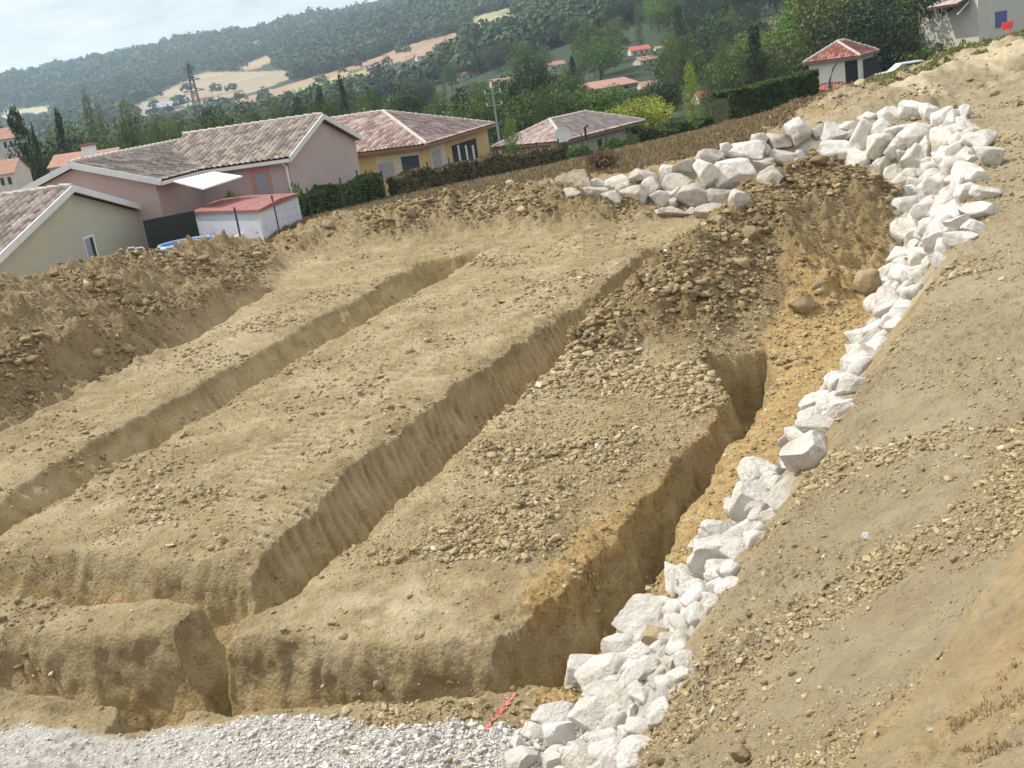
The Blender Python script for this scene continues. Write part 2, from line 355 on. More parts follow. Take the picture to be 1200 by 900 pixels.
def mat_clod(name,cols,bm=.5):
    m,nt,b=newmat(name,.95);v=gco(nt);A=attr(nt,'tint')
    c=ramp(nt,A.outputs['Fac'],cols);c=mix(nt,c,ramp(nt,noise(nt,v,30,5,.7),[(.3,(.5,.5,.5)),(.7,(1.2,1.2,1.2))]),.6,'MULTIPLY')
    nt.links.new(c,b.inputs['Base Color']);bump(nt,b,noise(nt,v,60,4,.7),bm,.02);return m
def mat_rock(name,lo,hi,stain):
    m,nt,b=newmat(name,.92);v=gco(nt)
    info=nt.nodes.new('ShaderNodeObjectInfo')
    off=nt.nodes.new('ShaderNodeVectorMath');off.operation='ADD';nt.links.new(v,off.inputs[0])
    cmb=nt.nodes.new('ShaderNodeCombineXYZ');nt.links.new(mth(nt,'MULTIPLY',info.outputs['Random'],50),cmb.inputs[0]);nt.links.new(cmb.outputs[0],off.inputs[1]);v2=off.outputs[0]
    c=ramp(nt,noise(nt,v2,4.5,7,.65),[(.3,lo),(.6,hi)])
    st=ramp(nt,noise(nt,v2,2.6,6,.62,.4),[(.55,(0,0,0)),(.68,(1,1,1))])
    c=mix(nt,c,stain,mth(nt,'MULTIPLY',st,.75))
    c=mix(nt,c,(.62,.5,.34),mth(nt,'MULTIPLY',ramp(nt,noise(nt,v2,1.4,3),[(.5,(0,0,0)),(.75,(1,1,1))]),.35))
    c=mix(nt,c,mix(nt,(.80,.78,.75),(1.06,1.05,1.03),info.outputs['Random']),1.0,'MULTIPLY')
    nt.links.new(c,b.inputs['Base Color'])
    h=mth(nt,'ADD',noise(nt,v2,9,8,.68),mth(nt,'MULTIPLY',noise(nt,v2,45,4,.7),.25));bump(nt,b,h,.85,.08);return m
MG=mat_ground()
MCLOD=mat_clod('clod_soil',[(0,(.25,.18,.09)),(.45,(.42,.32,.175)),(.85,(.56,.455,.275)),(1,(.70,.64,.5))])
MGRAV=mat_clod('white_gravel',[(0,(.48,.42,.34)),(.4,(.66,.61,.55)),(1,(.84,.81,.77))],.3)
MROCK=mat_rock('limestone_white',(.60,.555,.49),(.83,.80,.75),(.42,.33,.23))
MROCK2=mat_rock('limestone_weathered',(.46,.40,.335),(.68,.625,.56),(.32,.25,.18))
MROCKB=mat_rock('brown_rock',(.30,.21,.12),(.44,.34,.21),(.25,.17,.09))
# ------------------------------------------------------------------ ground mesh
def ground():
    a1=np.arange(-35,41.01,.09);a0=np.arange(-179,-35,3.0);a2=np.arange(41.5,179,3.0)
    az=np.radians(np.r_[a0,a1,a2]);
    r=[.5]
    while r[-1]<62: r.append(r[-1]*((1.0026 if 8<r[-1]<32 else 1.0036) if r[-1]>2.2 else 1.03))
    ncut=len(r)
    while r[-1]<3300: r.append(r[-1]*1.018)
    r=np.array(r);RR,AA=np.meshgrid(r,az,indexing='ij');x=RR*np.sin(AA);y=RR*np.cos(AA)
    sh=x.shape;X=x.ravel();Y=y.ravel();z=np.empty_like(X);sd=np.empty_like(X);hp=np.empty_like(X);wm=np.empty_like(X);ww=np.empty_like(X)
    for i in range(0,len(X),200000):
        s=slice(i,i+200000);z[s],sd[s],hp[s],wm[s],ww[s]=height(X[s],Y[s])
    # lateral displacement of steep faces so that they are not smooth curtains
    Z=z.reshape(sh);gx=np.gradient(Z,axis=0)/np.gradient(RR,axis=0);ga=np.gradient(Z,axis=1)/(np.gradient(AA,axis=1)*RR)
    steep=ss(.8,2.5,np.hypot(gx,ga)).ravel()
    nx=(gx*np.sin(AA)+ga*np.cos(AA)).ravel();ny=(gx*np.cos(AA)-ga*np.sin(AA)).ravel();nl=np.hypot(nx,ny)+1e-6
    dd=(n3(X/.3,Y/.3,z/.22,5)*.07+n3(X/.09,Y/.09,z/.07,6)*.045)*steep*(np.hypot(X,Y)<45)
    X2=X+dd*nx/nl;Y2=Y+dd*ny/nl
    R_=np.hypot(X,Y)
    grass=ss(-.1,.5,sd-.9)*((Y>33.0)|(X<-9)).astype(float)*ss(.25,.05,hp)
    fieldband=ss(1.2,2.6,sd)*ss(26,30,Y)
    up_right=ss(.02,.12,(X-(13+(Y-31)*.75))/10)   # bare soil continues upper right
    cutn=fbm(X,Y,3,4,101)
    bare=ss(.0,.8,(X-6.5-(Y-33)*.62)/3+cutn*1.2)*(Y<52)
    grass=np.clip(np.maximum(grass,fieldband)*(1-bare),0,1)
    grass=np.where(R_>60,1,grass)
    emb=ss(.9,1.5,sd)*(1-grass)*((X>-1))
    bm=bankmask(X,Y)
    org=ss(-1.55,-1.2,sd+fbm(X,Y,1,3,7)*.4)*ss(.4,0,sd)*(X>-0.2)*ss(22,18.0,Y)*(1-wm)
    uu=X*.66-Y*.75;org=np.maximum(org,bm*.5*ss(-.3,.3,n2(uu/.05,(X*.75+Y*.66)/.9,10)+.5*fbm(X,Y,.6,3,9)))
    # gravel apron
    gv_edge=np.interp(X,[-12,-6,-4.6,-3.6,-2.4,-1.4,-.4,.5],[10.2,8.55,8.12,7.95,7.62,7.38,7.05,6.6])
    grav=ss(-.04,.1,gv_edge-Y+.25*fbm(X,Y,.5,3,13))*(sd<.6)*(X<.6)*(Y>0)
    rockz=ss(-.05,.12,sd)*ss(1.3,1.0,sd+.45*ss(7,8.5,Y)*ss(15,13,Y)+.5*fbm(X,Y,.5,3,23))*ss(-1,0,X)*(Y<34)*(Y>2)*(X>-.6)
    grav=np.maximum(grav,rockz*np.where(Y<28,.95,.4))
    chalk=np.zeros_like(X)
    for (ax,ay,bx,by,w) in TREADS:
        ex,ey=bx-ax,by-ay;L=math.hypot(ex,ey);ex/=L;ey/=L;s=(X-ax)*ex+(Y-ay)*ey;d=(X-ax)*-ey+(Y-ay)*ex
        m=ss(w/2+.06,w/2-.06,np.abs(d))*ss(-.2,.3,s)*ss(L+.2,L-.3,s);chalk=np.maximum(chalk,m*.7*(np.abs((s/.2)%1-.5)*2)**1.5)
    px,py=Q(X,Y,z)
    qs=P(470,712);chalk=np.maximum(chalk,.85*ss(1.15,.3,np.hypot((X-qs[0])/1.1,(Y-qs[1])/.8))*ss(-.2,.25,fbm(X,Y,.4,4,15)))
    qs=P(250,400);chalk=np.maximum(chalk,.4*ss(2.2,.5,np.hypot((X-qs[0])/1.,(Y-qs[1])/2.2))*ss(-.2,.25,fbm(X,Y,.9,4,16)))
    cc=D(1130,85,36);st=fbm(X*1.0,Y*.25,.8,3,17);chalk=np.maximum(chalk,ss(8,3,np.abs(X-17.5))*ss(3.6,1.5,np.abs(Y-(36.5+(X-17)*.1)))*ss(-.1,.25,st));chalk=np.maximum(chalk,ss(8,4,np.abs(X-15))*ss(4,2,np.abs(Y-42))*ss(.1,.35,fbm(X,Y*.5,.9,4,18))*.8)
    brown=ss(.08,.35,hp+.25*fbm(X,Y,.7,4,19))*(.55+.45*ss(0,2,X));zonec=np.c_[brown,brown*0,brown*0];zone=np.c_[org,grass,grav];zoneb=np.c_[np.clip(emb-grav,0,1)*(1-.3*bm),wm*(1-.9*ss(.05,.3,hp)),chalk]
    n0,n1=sh
    def sub(i0,i1,name,mat,ext=True):
        idx=np.arange(n0*n1).reshape(sh)[i0:i1];k=idx.shape[0];loc=np.arange(k*n1).reshape(k,n1)
        nxt=np.roll(loc,-1,axis=1);F=np.stack([loc[:-1],nxt[:-1],nxt[1:],loc[1:]],-1).reshape(-1,4)[:,::-1]
        ii=idx.ravel();V=np.c_[X2[ii],Y2[ii],z[ii]]
        if i0==0: # close the middle under the viewpoint
            c=len(V);V=np.r_[V,[[0,0,float(z[0])]]];zz=np.r_[zone[ii],[[0,0,0]]];zb=np.r_[zoneb[ii],[[1,0,0]]];zc3=np.r_[zonec[ii],[[0,0,0]]]
            cap=np.stack([loc[0],np.full(n1,c),np.full(n1,c),nxt[0]],-1)
            me=mkmesh(name,V,F,True,{'zone':zz,'zoneb':zb,'zonec':zc3})
        else: me=mkmesh(name,V,F,True,{'zone':zone[ii],'zoneb':zoneb[ii],'field':FIELD(V)})
        return link(name,me,mat)
    g=sub(0,ncut,'ground',MG);tag(g,kind='structure')
    h=sub(ncut-1,n0,'hills',MHILL);tag(h,kind='structure')
FIELDS=[ # polygons in the photograph's hillside, colour (r,g,b)
 ([(150,128),(215,95),(240,84),(300,84),(335,82),(345,90),(300,108),(260,118),(215,128),(170,136)],(.35,.28,.18)),
 ([(260,122),(350,95),(420,75),(470,55),(545,35),(550,46),(470,72),(400,98),(340,112),(280,128)],(.38,.25,.16)),
 ([(420,88),(480,80),(505,78),(500,92),(430,98)],(.38,.20,.12)),
 ([(275,78),(318,64),(322,72),(290,84)],(.4,.3,.18)),
 ([(0,130),(70,122),(60,130),(0,140)],(.45,.4,.25)),
 ([(540,24),(600,8),(612,14),(560,34)],(.35,.33,.17)),
 ([(330,108),(420,84),(440,82),(350,112)],(.28,.33,.1))]
def inpoly(px,py,pl):
    ins=np.zeros(px.shape,bool);n=len(pl)
    for i in range(n):
        x1,y1=pl[i];x2,y2=pl[(i+1)%n]
        c=((y1<=py)&(y2>py))|((y2<=py)&(y1>py));xc=x1+(py-y1)*(x2-x1)/((y2-y1) or 1e-9);ins^=c&(px<xc)
    return ins
def FIELD(V):
    px,py=Q(V[:,0],V[:,1],V[:,2]);c=np.tile([.035,.055,.02],(len(V),1));r=np.hypot(V[:,0],V[:,1]);ok=(V[:,1]>0)&(r>380)
    for pl,col in FIELDS: c[inpoly(px,py,pl)&ok]=col
    return c
m,nt,b=newmat('hill_fields',.95);A=attr(nt,'field');v=gco(nt)
c=mix(nt,A.outputs['Color'],ramp(nt,noise(nt,v,.02,7,.7),[(.3,(.65,.65,.65)),(.7,(1.25,1.25,1.25))]),.8,'MULTIPLY');nt.links.new(c,b.inputs['Base Color']);MHILL=m
ground()
# ------------------------------------------------------------------ icosphere + rock maker
import bmesh
_ico={}
def ico(s):
    if s not in _ico:
        bm=bmesh.new();bmesh.ops.create_icosphere(bm,subdivisions=s,radius=1);bm.verts.ensure_lookup_table()
        _ico[s]=(np.array([v.co[:] for v in bm.verts]),np.array([[v.index for v in f.verts] for f in bm.faces]));bm.free()
    return _ico[s]
def rock_mesh(seed,dims,sub=4,planes=13,name='boulder',soft=.03):
    rg=np.random.default_rng(seed);v,f=ico(sub);v=v.copy()*1.15
    o=rg.uniform(0,50,3)
    nn=n3(v[:,0]*1.5+o[0],v[:,1]*1.5+o[1],v[:,2]*1.5+o[2],1)*.34+n3(v[:,0]*3.4+o[0],v[:,1]*3.4+o[1],v[:,2]*3.4+o[2],2)*.14
    v=v*(1+nn)[:,None]
    for i in range(planes):
        n=rg.normal(size=3);n/=np.linalg.norm(n);d=rg.uniform(.5,.92)
        pr=v@n;ex=np.maximum(pr-d,0);v-=n*(ex*.985)[:,None]
    nn=-np.abs(n3(v[:,0]*2.6+o[1],v[:,1]*2.6+o[2],v[:,2]*2.6+o[0],4))*.10+n3(v[:,0]*7+o[0],v[:,1]*7+o[1],v[:,2]*7+o[2],2)*.05+n3(v[:,0]*15+o[0],v[:,1]*15+o[1],v[:,2]*15+o[2],3)*soft
    v=v*(1+nn)[:,None]
    v-=(v.max(0)+v.min(0))/2;v/=(v.max(0)-v.min(0))
    return mkmesh(name,v*np.array(dims),f,True)
def viewax(p):
    d=np.array([p[0],p[1],0.]);d/=np.linalg.norm(d);return math.atan2(-d[0],d[1])
BOULD=[] # (x,y,z,rad)
def boulder(px,py,w,h,mat,sub=4,depth=None,lift=.0,seed=None):
    """a boulder that covers w x h px (photo scale) centred at px,py, resting on the ground there"""
    p=hit(px,py+h*.28)
    if p is None: return None
    dist=np.linalg.norm(p-CAMP);kk_=1.1 if dist<11 else 1.0;W=w*dist/FPX*1.08*kk_;Hh=h*dist/FPX*1.12*kk_
    dp=depth or (W+Hh)/2*.95
    d=ray(px,py);d/=np.linalg.norm(d)
    c=CAMP+d*(dist-dp*.05)
    me=rock_mesh(seed or int(px*131+py*17),(W,dp,Hh),sub)
    o=link('boulder',me,mat,loc=tuple(c));o.rotation_euler=(random.uniform(-.12,.12),ROL*.9+random.uniform(-.1,.1),viewax(c))
    BOULD.append((c[0],c[1],c[2],(W+Hh)/4));o['_p']=(float(px),float(py));return o
far_l=[(120,430,80,55),(230,430,130,65),(240,378,80,45),(335,378,115,70),(305,450,90,65),(410,435,125,95),(460,350,135,60),(498,390,105,75),(525,460,110,85),(568,325,70,60),(625,378,150,82),(652,310,120,75),(600,430,80,70),(695,440,160,110),(755,330,120,115),(765,262,125,75),(590,515,150,55),(672,515,60,45),(780,520,165,80),(812,455,130,95),(878,345,185,150),(845,225,60,70),(930,230,175,95),(1000,178,75,65),(1090,195,115,75),(1005,305,105,85),(1105,262,130,80),(1050,350,110,95),(905,475,95,120),(1180,150,115,140),(975,385,30,60)]
far_r=[(305,170,60,70),(365,185,115,100),(275,240,120,60),(380,265,165,100),(425,190,50,60),(490,190,90,130),(440,145,110,45),(525,105,95,45),(615,90,95,65),(585,160,90,85),(705,85,100,85),(785,95,80,80),(840,105,80,85),(885,120,80,85),(670,165,130,60),(735,195,140,110),(575,235,110,120),(635,235,80,90),(460,295,110,100),(520,345,100,60),(580,335,75,100),(630,365,80,100),(690,370,115,70),(660,270,60,60),(715,285,90,110),(770,260,65,120),(870,205,130,110),(790,330,90,90),(845,290,80,70),(960,150,70,30),(935,95,50,80),(1000,215,120,90),(1040,285,110,90),(960,290,60,60),(905,350,80,80),(1000,370,90,80),(720,430,80,100),(800,430,110,110),(860,400,60,60),(940,440,80,90),(1030,440,110,60),(1000,520,130,70),(780,520,130,90),(870,500,100,70),(720,560,80,80),(800,590,110,80),(900,570,90,80),(980,590,90,60),(730,640,90,90),(820,650,110,80),(920,640,120,60),(660,720,100,60),(740,720,110,70),(840,730,100,60),(640,780,80,60),(740,790,110,60),(810,560,60,60),(950,510,60,50)]
near=[(690,70,300,150,5,560,780),(760,190,250,110,5,560,780),(700,310,290,150,5,560,780),(450,300,230,130,5,560,780),(510,410,220,140,5,560,780),(370,385,200,100,5,560,780),(740,450,180,150,5,560,780),(640,560,240,170,5,560,780),(800,545,120,110,5,560,780),(460,560,130,110,5,560,780),(270,560,190,110,5,560,780),(990,35,130,80,5,560,780),(905,270,50,90,5,560,780),(250,470,120,90,5,560,780),(560,520,110,100,5,560,780),(880,380,60,80,5,560,780),
 (1080,305,215,120,3,400,620),(1055,425,140,100,3,400,620),(1115,390,100,80,3,400,620),(940,490,200,130,3,400,620),(1085,500,90,60,3,400,620),(1190,200,90,120,3,400,620),(1140,440,40,50,3,400,620),(985,420,120,70,3,400,620),
 (395,615,150,120,2.6475,800,300),(250,690,150,110,2.6475,800,300),(215,760,120,110,2.6475,800,300),(180,800,90,70,2.6475,800,300),(140,870,150,90,2.6475,800,300),(190,855,90,60,2.6475,800,300),(80,900,110,80,2.6475,800,300),(430,530,130,60,2.6475,800,300),(420,460,110,80,2.6475,800,300),(500,470,80,60,2.6475,800,300),(540,400,110,60,2.6475,800,300),(490,395,90,70,2.6475,800,300),(560,345,100,50,2.6475,800,300),(600,265,90,80,2.6475,800,300),(545,300,80,70,2.6475,800,300),
 (130,100,190,130,3,800,620),(30,190,110,90,3,800,620),(70,150,120,100,3,800,620),(200,40,120,70,3,800,620)]
FARW=[];SIDEW=[]
for cx,cy,w,h in far_l:
    o=boulder(640+cx/4,120+cy/4,w/4,h/4,MROCK2 if random.random()<.75 else MROCK,4)
    if o:FARW.append(o)
for cx,cy,w,h in far_r:
    px,py=880+cx/3.75,110+cy/3.75
    o=boulder(px,py,w/3.75*1.06,h/3.75*1.06,MROCK if cx>280 else MROCK2,4)
    if o:(FARW if px<1050 and py<205 else SIDEW).append(o)
for cx,cy,w,h,s,ox,oy in near:
    o=boulder(ox+cx/s,oy+cy/s,w/s,h/s,MROCKB if (cx,cy)==(1115,390) else MROCK,5)
    if o:
        if (cx,cy)==(1115,390): o.name='brown_rock';BR=o
        else: SIDEW.append(o)
# fill the gaps of the wall with wedged stones, placed in the world along the wall's ramp
ramp_pts=[];tries=0;FILL=[]
cand=rng.uniform([-.6,4.2],[14,33.5],(30000,2))
zc,sdc,_,_,_=height(cand[:,0],cand[:,1],False)
ok=(sdc>.05)&(sdc<np.where((cand[:,1]>7.5)&(cand[:,1]<14.5)&(cand[:,0]<6),.85+.35*n2(cand[:,1]/.8,cand[:,1]*0,9),1.3))&(cand[:,0]>-.4)&((cand[:,1]<31.5)|(cand[:,0]>4))
cand=cand[ok];zc=zc[ok]
arr=np.array(BOULD)
pl=[tuple(b) for b in BOULD]
for (x,y),z in zip(cand,zc):
    dc=math.hypot(x,y);rad=.05+.010*dc*random.uniform(.4,1.2)
    rad=min(rad,.33)*(.75 if y<11 else 1)
    A_=np.array(pl);dd=np.sqrt((A_[:,0]-x)**2+(A_[:,1]-y)**2+(A_[:,2]-z)**2)
    if (dd<(A_[:,3]*.78+rad*.8)).any(): continue
    if len(FILL)>=270: break
    me=rock_mesh(len(FILL)+900,(rad*2.6,rad*2.2,rad*1.9),3)
    o=link('wedge_stone',me,MROCK if y<24 or x>9 else MROCK2,loc=(x,y,z+rad*.35));o.rotation_euler=(random.uniform(-.5,.5),random.uniform(-.5,.5),random.uniform(0,6.3))
    pl.append((x,y,z,rad));FILL.append(o)
def ordn(i,n):
    w=['first','second','third','fourth','fifth','sixth','seventh','eighth','ninth','tenth','eleventh','twelfth','thirteenth','fourteenth','fifteenth','sixteenth','seventeenth','eighteenth','nineteenth','twentieth']
    return w[i] if i<20 else w[i-20].replace(w[i-20],'twenty-'+w[i-20]) if i<39 else 'last but few'
def sizew(o):
    d=max(o.dimensions) if o.dimensions.length>0 else 1;return 'huge' if d>1.15 else 'large' if d>.85 else 'medium' if d>.6 else 'small'
bpy.context.view_layer.update()
FARW.sort(key=lambda o:o.location.x+0*o.location.z)
rows={'top':[], 'middle':[], 'bottom':[]}
for o in FARW:
    g=float(ZU(o.location.x,o.location.y));b0=.1+max(0,(6-o.location.x)*.2);t=(o.location.z-b0)/max(.5,g-b0)
    rows['top' if t>.8 else 'middle' if t>.4 else 'bottom'].append(o)
for k,l in rows.items():
    for i,o in enumerate(l): tag(o,'%s pale boulder, %s from left in the %s row of the far rock wall'%(sizew(o),ordn(i,0),k),'boulder','limestone boulders stacked as the far rock wall')
SIDEW.sort(key=lambda o:o.location.y)
for i,o in enumerate(SIDEW):
    n_=len(SIDEW);zone='from the gravel end' if o.location.y<7.5 else 'along the deep right trench' if o.location.y<16 else 'along the soil mound' if o.location.y<24 else 'at the wall corner'
    k=sum(1 for q in SIDEW[:i] if (q.location.y<7.5,q.location.y<16,q.location.y<24)==(o.location.y<7.5,o.location.y<16,o.location.y<24))
    tag(o,'%s white block in the side wall, %s one away %s'%(sizew(o),ordn(k,0),zone),'boulder','white limestone blocks of the side rock wall')
tag(BR,'brown rounded rock lying among the white blocks near the gravel','rock')
for o in FILL:
    if o.location.y>24 and o.location.x<11.5: tag(o,'small pale stone wedged between the boulders of the far rock wall','stone','small stones wedged in the far rock wall')
    else: tag(o,'small white stone wedged between the blocks of the side rock wall','stone','small stones wedged in the side rock wall')
for o in FARW+SIDEW+[BR]:
    if '_p' in o: del o['_p']
# ------------------------------------------------------------------ clods, gravel
def scatter(name,mat,X,Y,R,sub,tint,sink=.42,flat=.68,kind='stuff',label=None,cat=None,planes=0):
    z=height(X,Y)[0];v,f=ico(sub);n=len(X);nv=len(v)
    base=[]
    for k in range(24):
        rg=np.random.default_rng(k+5);u=v.copy()
        for i in range(7):
            nn=rg.normal(size=3);nn/=np.linalg.norm(nn);pr=u@nn;u=u-nn*np.maximum(pr-rg.uniform(.3,.8),0)[:,None]
        u=u*(1+rg.uniform(-.24,.24,(nv,1))*(1.25 if nv<50 else .9));base.append(u)
    base=np.array(base);bi=rng.integers(0,24,n);V=base[bi]
    a=rng.uniform(0,2*math.pi,n);c,s=np.cos(a)[:,None],np.sin(a)[:,None]
    sx=rng.uniform(.8,1.6,(n,1));sy=rng.uniform(.5,1.0,(n,1));sz=rng.uniform(.55,.95,(n,1))*flat/.75
    x=V[:,:,0]*sx;y=V[:,:,1]*sy;zz=V[:,:,2]*sz
    X2=(x*c-y*s)*R[:,None]+X[:,None];Y2=(x*s+y*c)*R[:,None]+Y[:,None];Z2=zz*R[:,None]+(z+R*(flat-.05-sink))[:,None]
    VV=np.stack([X2,Y2,Z2],-1).reshape(-1,3);FF=(f[None]+(np.arange(n)*nv)[:,None,None]).reshape(-1,3)
    t=np.repeat(tint,nv)[:,None]
    me=mkmesh(name,VV,FF,False,{'tint':np.c_[t,t,t]});o=link(name,me,mat);tag(o,label,cat,kind=kind);return o
def cands(n,r0_,r1_,a0=-34,a1=38):
    r=np.exp(rng.uniform(math.log(r0_),math.log(r1_),n));a=np.radians(rng.uniform(a0,a1,n));return r*np.sin(a),r*np.cos(a)
def gravm(X,Y,sd):
    gv=np.interp(X,[-12,-6,-4.6,-3.6,-2.4,-1.4,-.4,.5],[10.2,8.55,8.12,7.95,7.62,7.38,7.05,6.6]);return (gv-Y+.25*fbm(X,Y,.5,3,13)>0)&(sd<.4)&(X<.6)
X,Y=cands(420000,2.4,44)
z_,sd_,hp_,wm_,ww_=height(X,Y,False);R_=np.hypot(X,Y)
dens=.24+1.5*ss(.05,.35,hp_)+.55*ss(-.05,.35,fbm(X,Y,1.6,4,201))
dens=np.where(sd_>1.4,.30+.8*ss(-.05,.4,fbm(X,Y,1.1,4,202)),dens)
lb=P(975,905,2.3)
dens=np.where((sd_>1.2)&(R_<14),.10+1.5*ss(-.02,.28,fbm(X+.25*Y,Y*.8,.75,4,203)+.25*ss(5,3,R_)+.3*ss(2.0,1.3,sd_)),dens)   # loose soil near the camera
cpile=P(560,625);dens=np.where(np.hypot((X-cpile[0])/1.5,(Y-cpile[1])/1.0)<1,1.3,dens)
dens=np.where((Y>10)&(Y<17)&(X>-.8)&(X<3.5)&(sd_<-1.3),np.maximum(dens,1.35),dens)
dens=np.where((sd_>-1.4)&(sd_<.1)&(X>0)&(Y<22)&(hp_<.15),.55,dens)
dens=np.where((Y>33)&(sd_>.9)&(X<7+(Y-33)*.62),.04,dens)
q0=P(440,712);dens=dens*(1-.8*(np.hypot((X-q0[0])/1.5,(Y-q0[1])/.9)<1))
dens=dens*(1-.97*bankmask(X,Y))*(1-.5*wm_)
rock=(sd_>.15)&(sd_<1.25)&(X>-.4)&(Y<33);dens=np.where(rock,.0,dens);dens=np.where(gravm(X,Y,sd_),0.03,dens)
k=rng.uniform(0,1.6,len(X))<dens;X,Y,R_,hp_=X[k],Y[k],R_[k],hp_[k]
sz=R_*(.0006+.0007*rng.pareto(2.5,len(X)))+.001;sz=np.minimum(sz,.03+.012*rng.uniform(0,1,len(X))+.05*(rng.uniform(0,1,len(X))<.05)+.06*ss(.2,.6,hp_)*(rng.uniform(0,1,len(X))<.04))
hk=ss(.12,.4,hp_);sz=sz*(1+.45*hk)*np.where((Y>10)&(Y<18)&(X>-1)&(X<3.5),1.45,1)*(.7+1.1*ss(-.15,.3,fbm(X,Y,1.3,3,205)));bigk=(rng.uniform(0,1,len(X))<.012*hk);sz=np.where(bigk,rng.uniform(.04,.13,len(X)),sz);sz=np.minimum(sz,np.where(rng.uniform(0,1,len(X))<.006,R_*.0085,R_*.0052)*(1+.6*hk))
ur_=(X>9)&(Y>31)&(hp_<.05);sz=np.where(ur_&(rng.uniform(0,1,len(X))<.03),rng.uniform(.06,.18,len(X)),sz)
tn=np.clip(.45+.22*rng.normal(size=len(X)),0,.93);tn=tn-.22*hk;tn=np.where(rng.uniform(0,1,len(X))<.006,1,tn);tn=np.clip(tn,0,1)
big=sz>R_*.0035
print('clods',len(X),big.sum())
scatter('soil_clods',MCLOD,X[~big],Y[~big],sz[~big],1,tn[~big],label='loose crumbs of tan soil strewn over the whole building site',cat='soil crumbs')
scatter('soil_lumps',MCLOD,X[big],Y[big],sz[big],2,tn[big],label='fist sized lumps of tan clay on the heaps and between the trenches',cat='soil lumps')
# white gravel
X,Y=cands(130000,4.8,11,-40,8);z_,sd_,_,_,_=height(X,Y,False);g=gravm(X,Y,sd_);X,Y=X[g],Y[g]
dn=.35+.75*ss(-4.2,-1.6,X)+.5*fbm(X,Y,.5,3,301);k=rng.uniform(0,1,len(X))<dn;X,Y=X[k],Y[k]
sz=.007+.006*rng.pareto(2.2,len(X));sz=np.minimum(sz,.036)*(.6+.4*ss(-4,-1.5,X))
scatter('white_gravel',MGRAV,X,Y,sz,1,rng.uniform(0,1,len(X)),label='crushed white limestone gravel spread in front of the near trench',cat='gravel')
# loose stones that stand out
def stone(px,py,w,h,mat,name,label,cat='stone',seed=1):
    p=hit(px,py+h*.3);dist=np.linalg.norm(p-CAMP);W=w*dist/FPX;Hh=h*dist/FPX*1.25
    o=link(name,rock_mesh(seed,(W,W*.8,Hh),3),mat,loc=(p[0],p[1],p[2]+Hh*.32));o.rotation_euler=(0,0,viewax(p));tag(o,label,cat)
stone(1016,336,32,26,MROCKB,'brown_rock','squarish brown rock on the soil mound beside the white side wall','rock',3)
stone(940,360,30,18,MROCKB,'brown_rock','flat brown rock at the foot of the soil mound above the trench end','rock',4)
stone(880,278,22,16,MROCKB,'brown_rock','brown rock standing out on the lit left slope of the soil mound','rock',6)
stone(962,338,20,14,MROCKB,'brown_rock','small brown rock on the shaded right slope of the mound','rock',8)
stone(868,886,24,16,MROCKB,'soil_block','brown earth lump in the loose soil at the bottom edge of the picture','soil lump',9)
stone(770,893,22,15,MROCKB,'soil_block','brown earth lump just right of the lowest white blocks','soil lump',10)
stone(1016,630,12,9,MROCK,'white_stone','small white stone lying alone on the grey embankment','stone',11)
stone(385,264,14,9,MROCKB,'pale_stone','pale stone on the crest of the far spoil heap','stone',13)
stone(446,812,12,10,MROCKB,'pale_stone','fist sized stone on the near lip of the front trench','stone',14)
# sprayed survey mark, follows the ground
def redmark():
    a=P(603,816,.06);b=P(568,852,.08);d=b-a;L=np.linalg.norm(d[:2]);n=np.array([-d[1],d[0]])/L;V=[];F=[]
    K=26
    for i in range(K+1):
        t=i/K;w=.022*(.5+.7*random.random())
        for s in (-1,0,1):
            x=a[0]+d[0]*t+n[0]*w*s;y=a[1]+d[1]*t+n[1]*w*s;V.append((x,y,float(height(np.array([x]),np.array([y]))[0][0])+.012))
    for i in range(K):
        if i%5==4 or i in (7,16,17): continue
        for s in (0,1): q=i*3+s;F.append([q,q+1,q+4,q+3])
    o=link('paint_mark',mkmesh('paint_mark',V,F),plain('pink_paint',(.72,.16,.17),.9,.35,30));tag(o,'short fluorescent pink line sprayed on the soil beside the gravel','paint mark')
redmark()
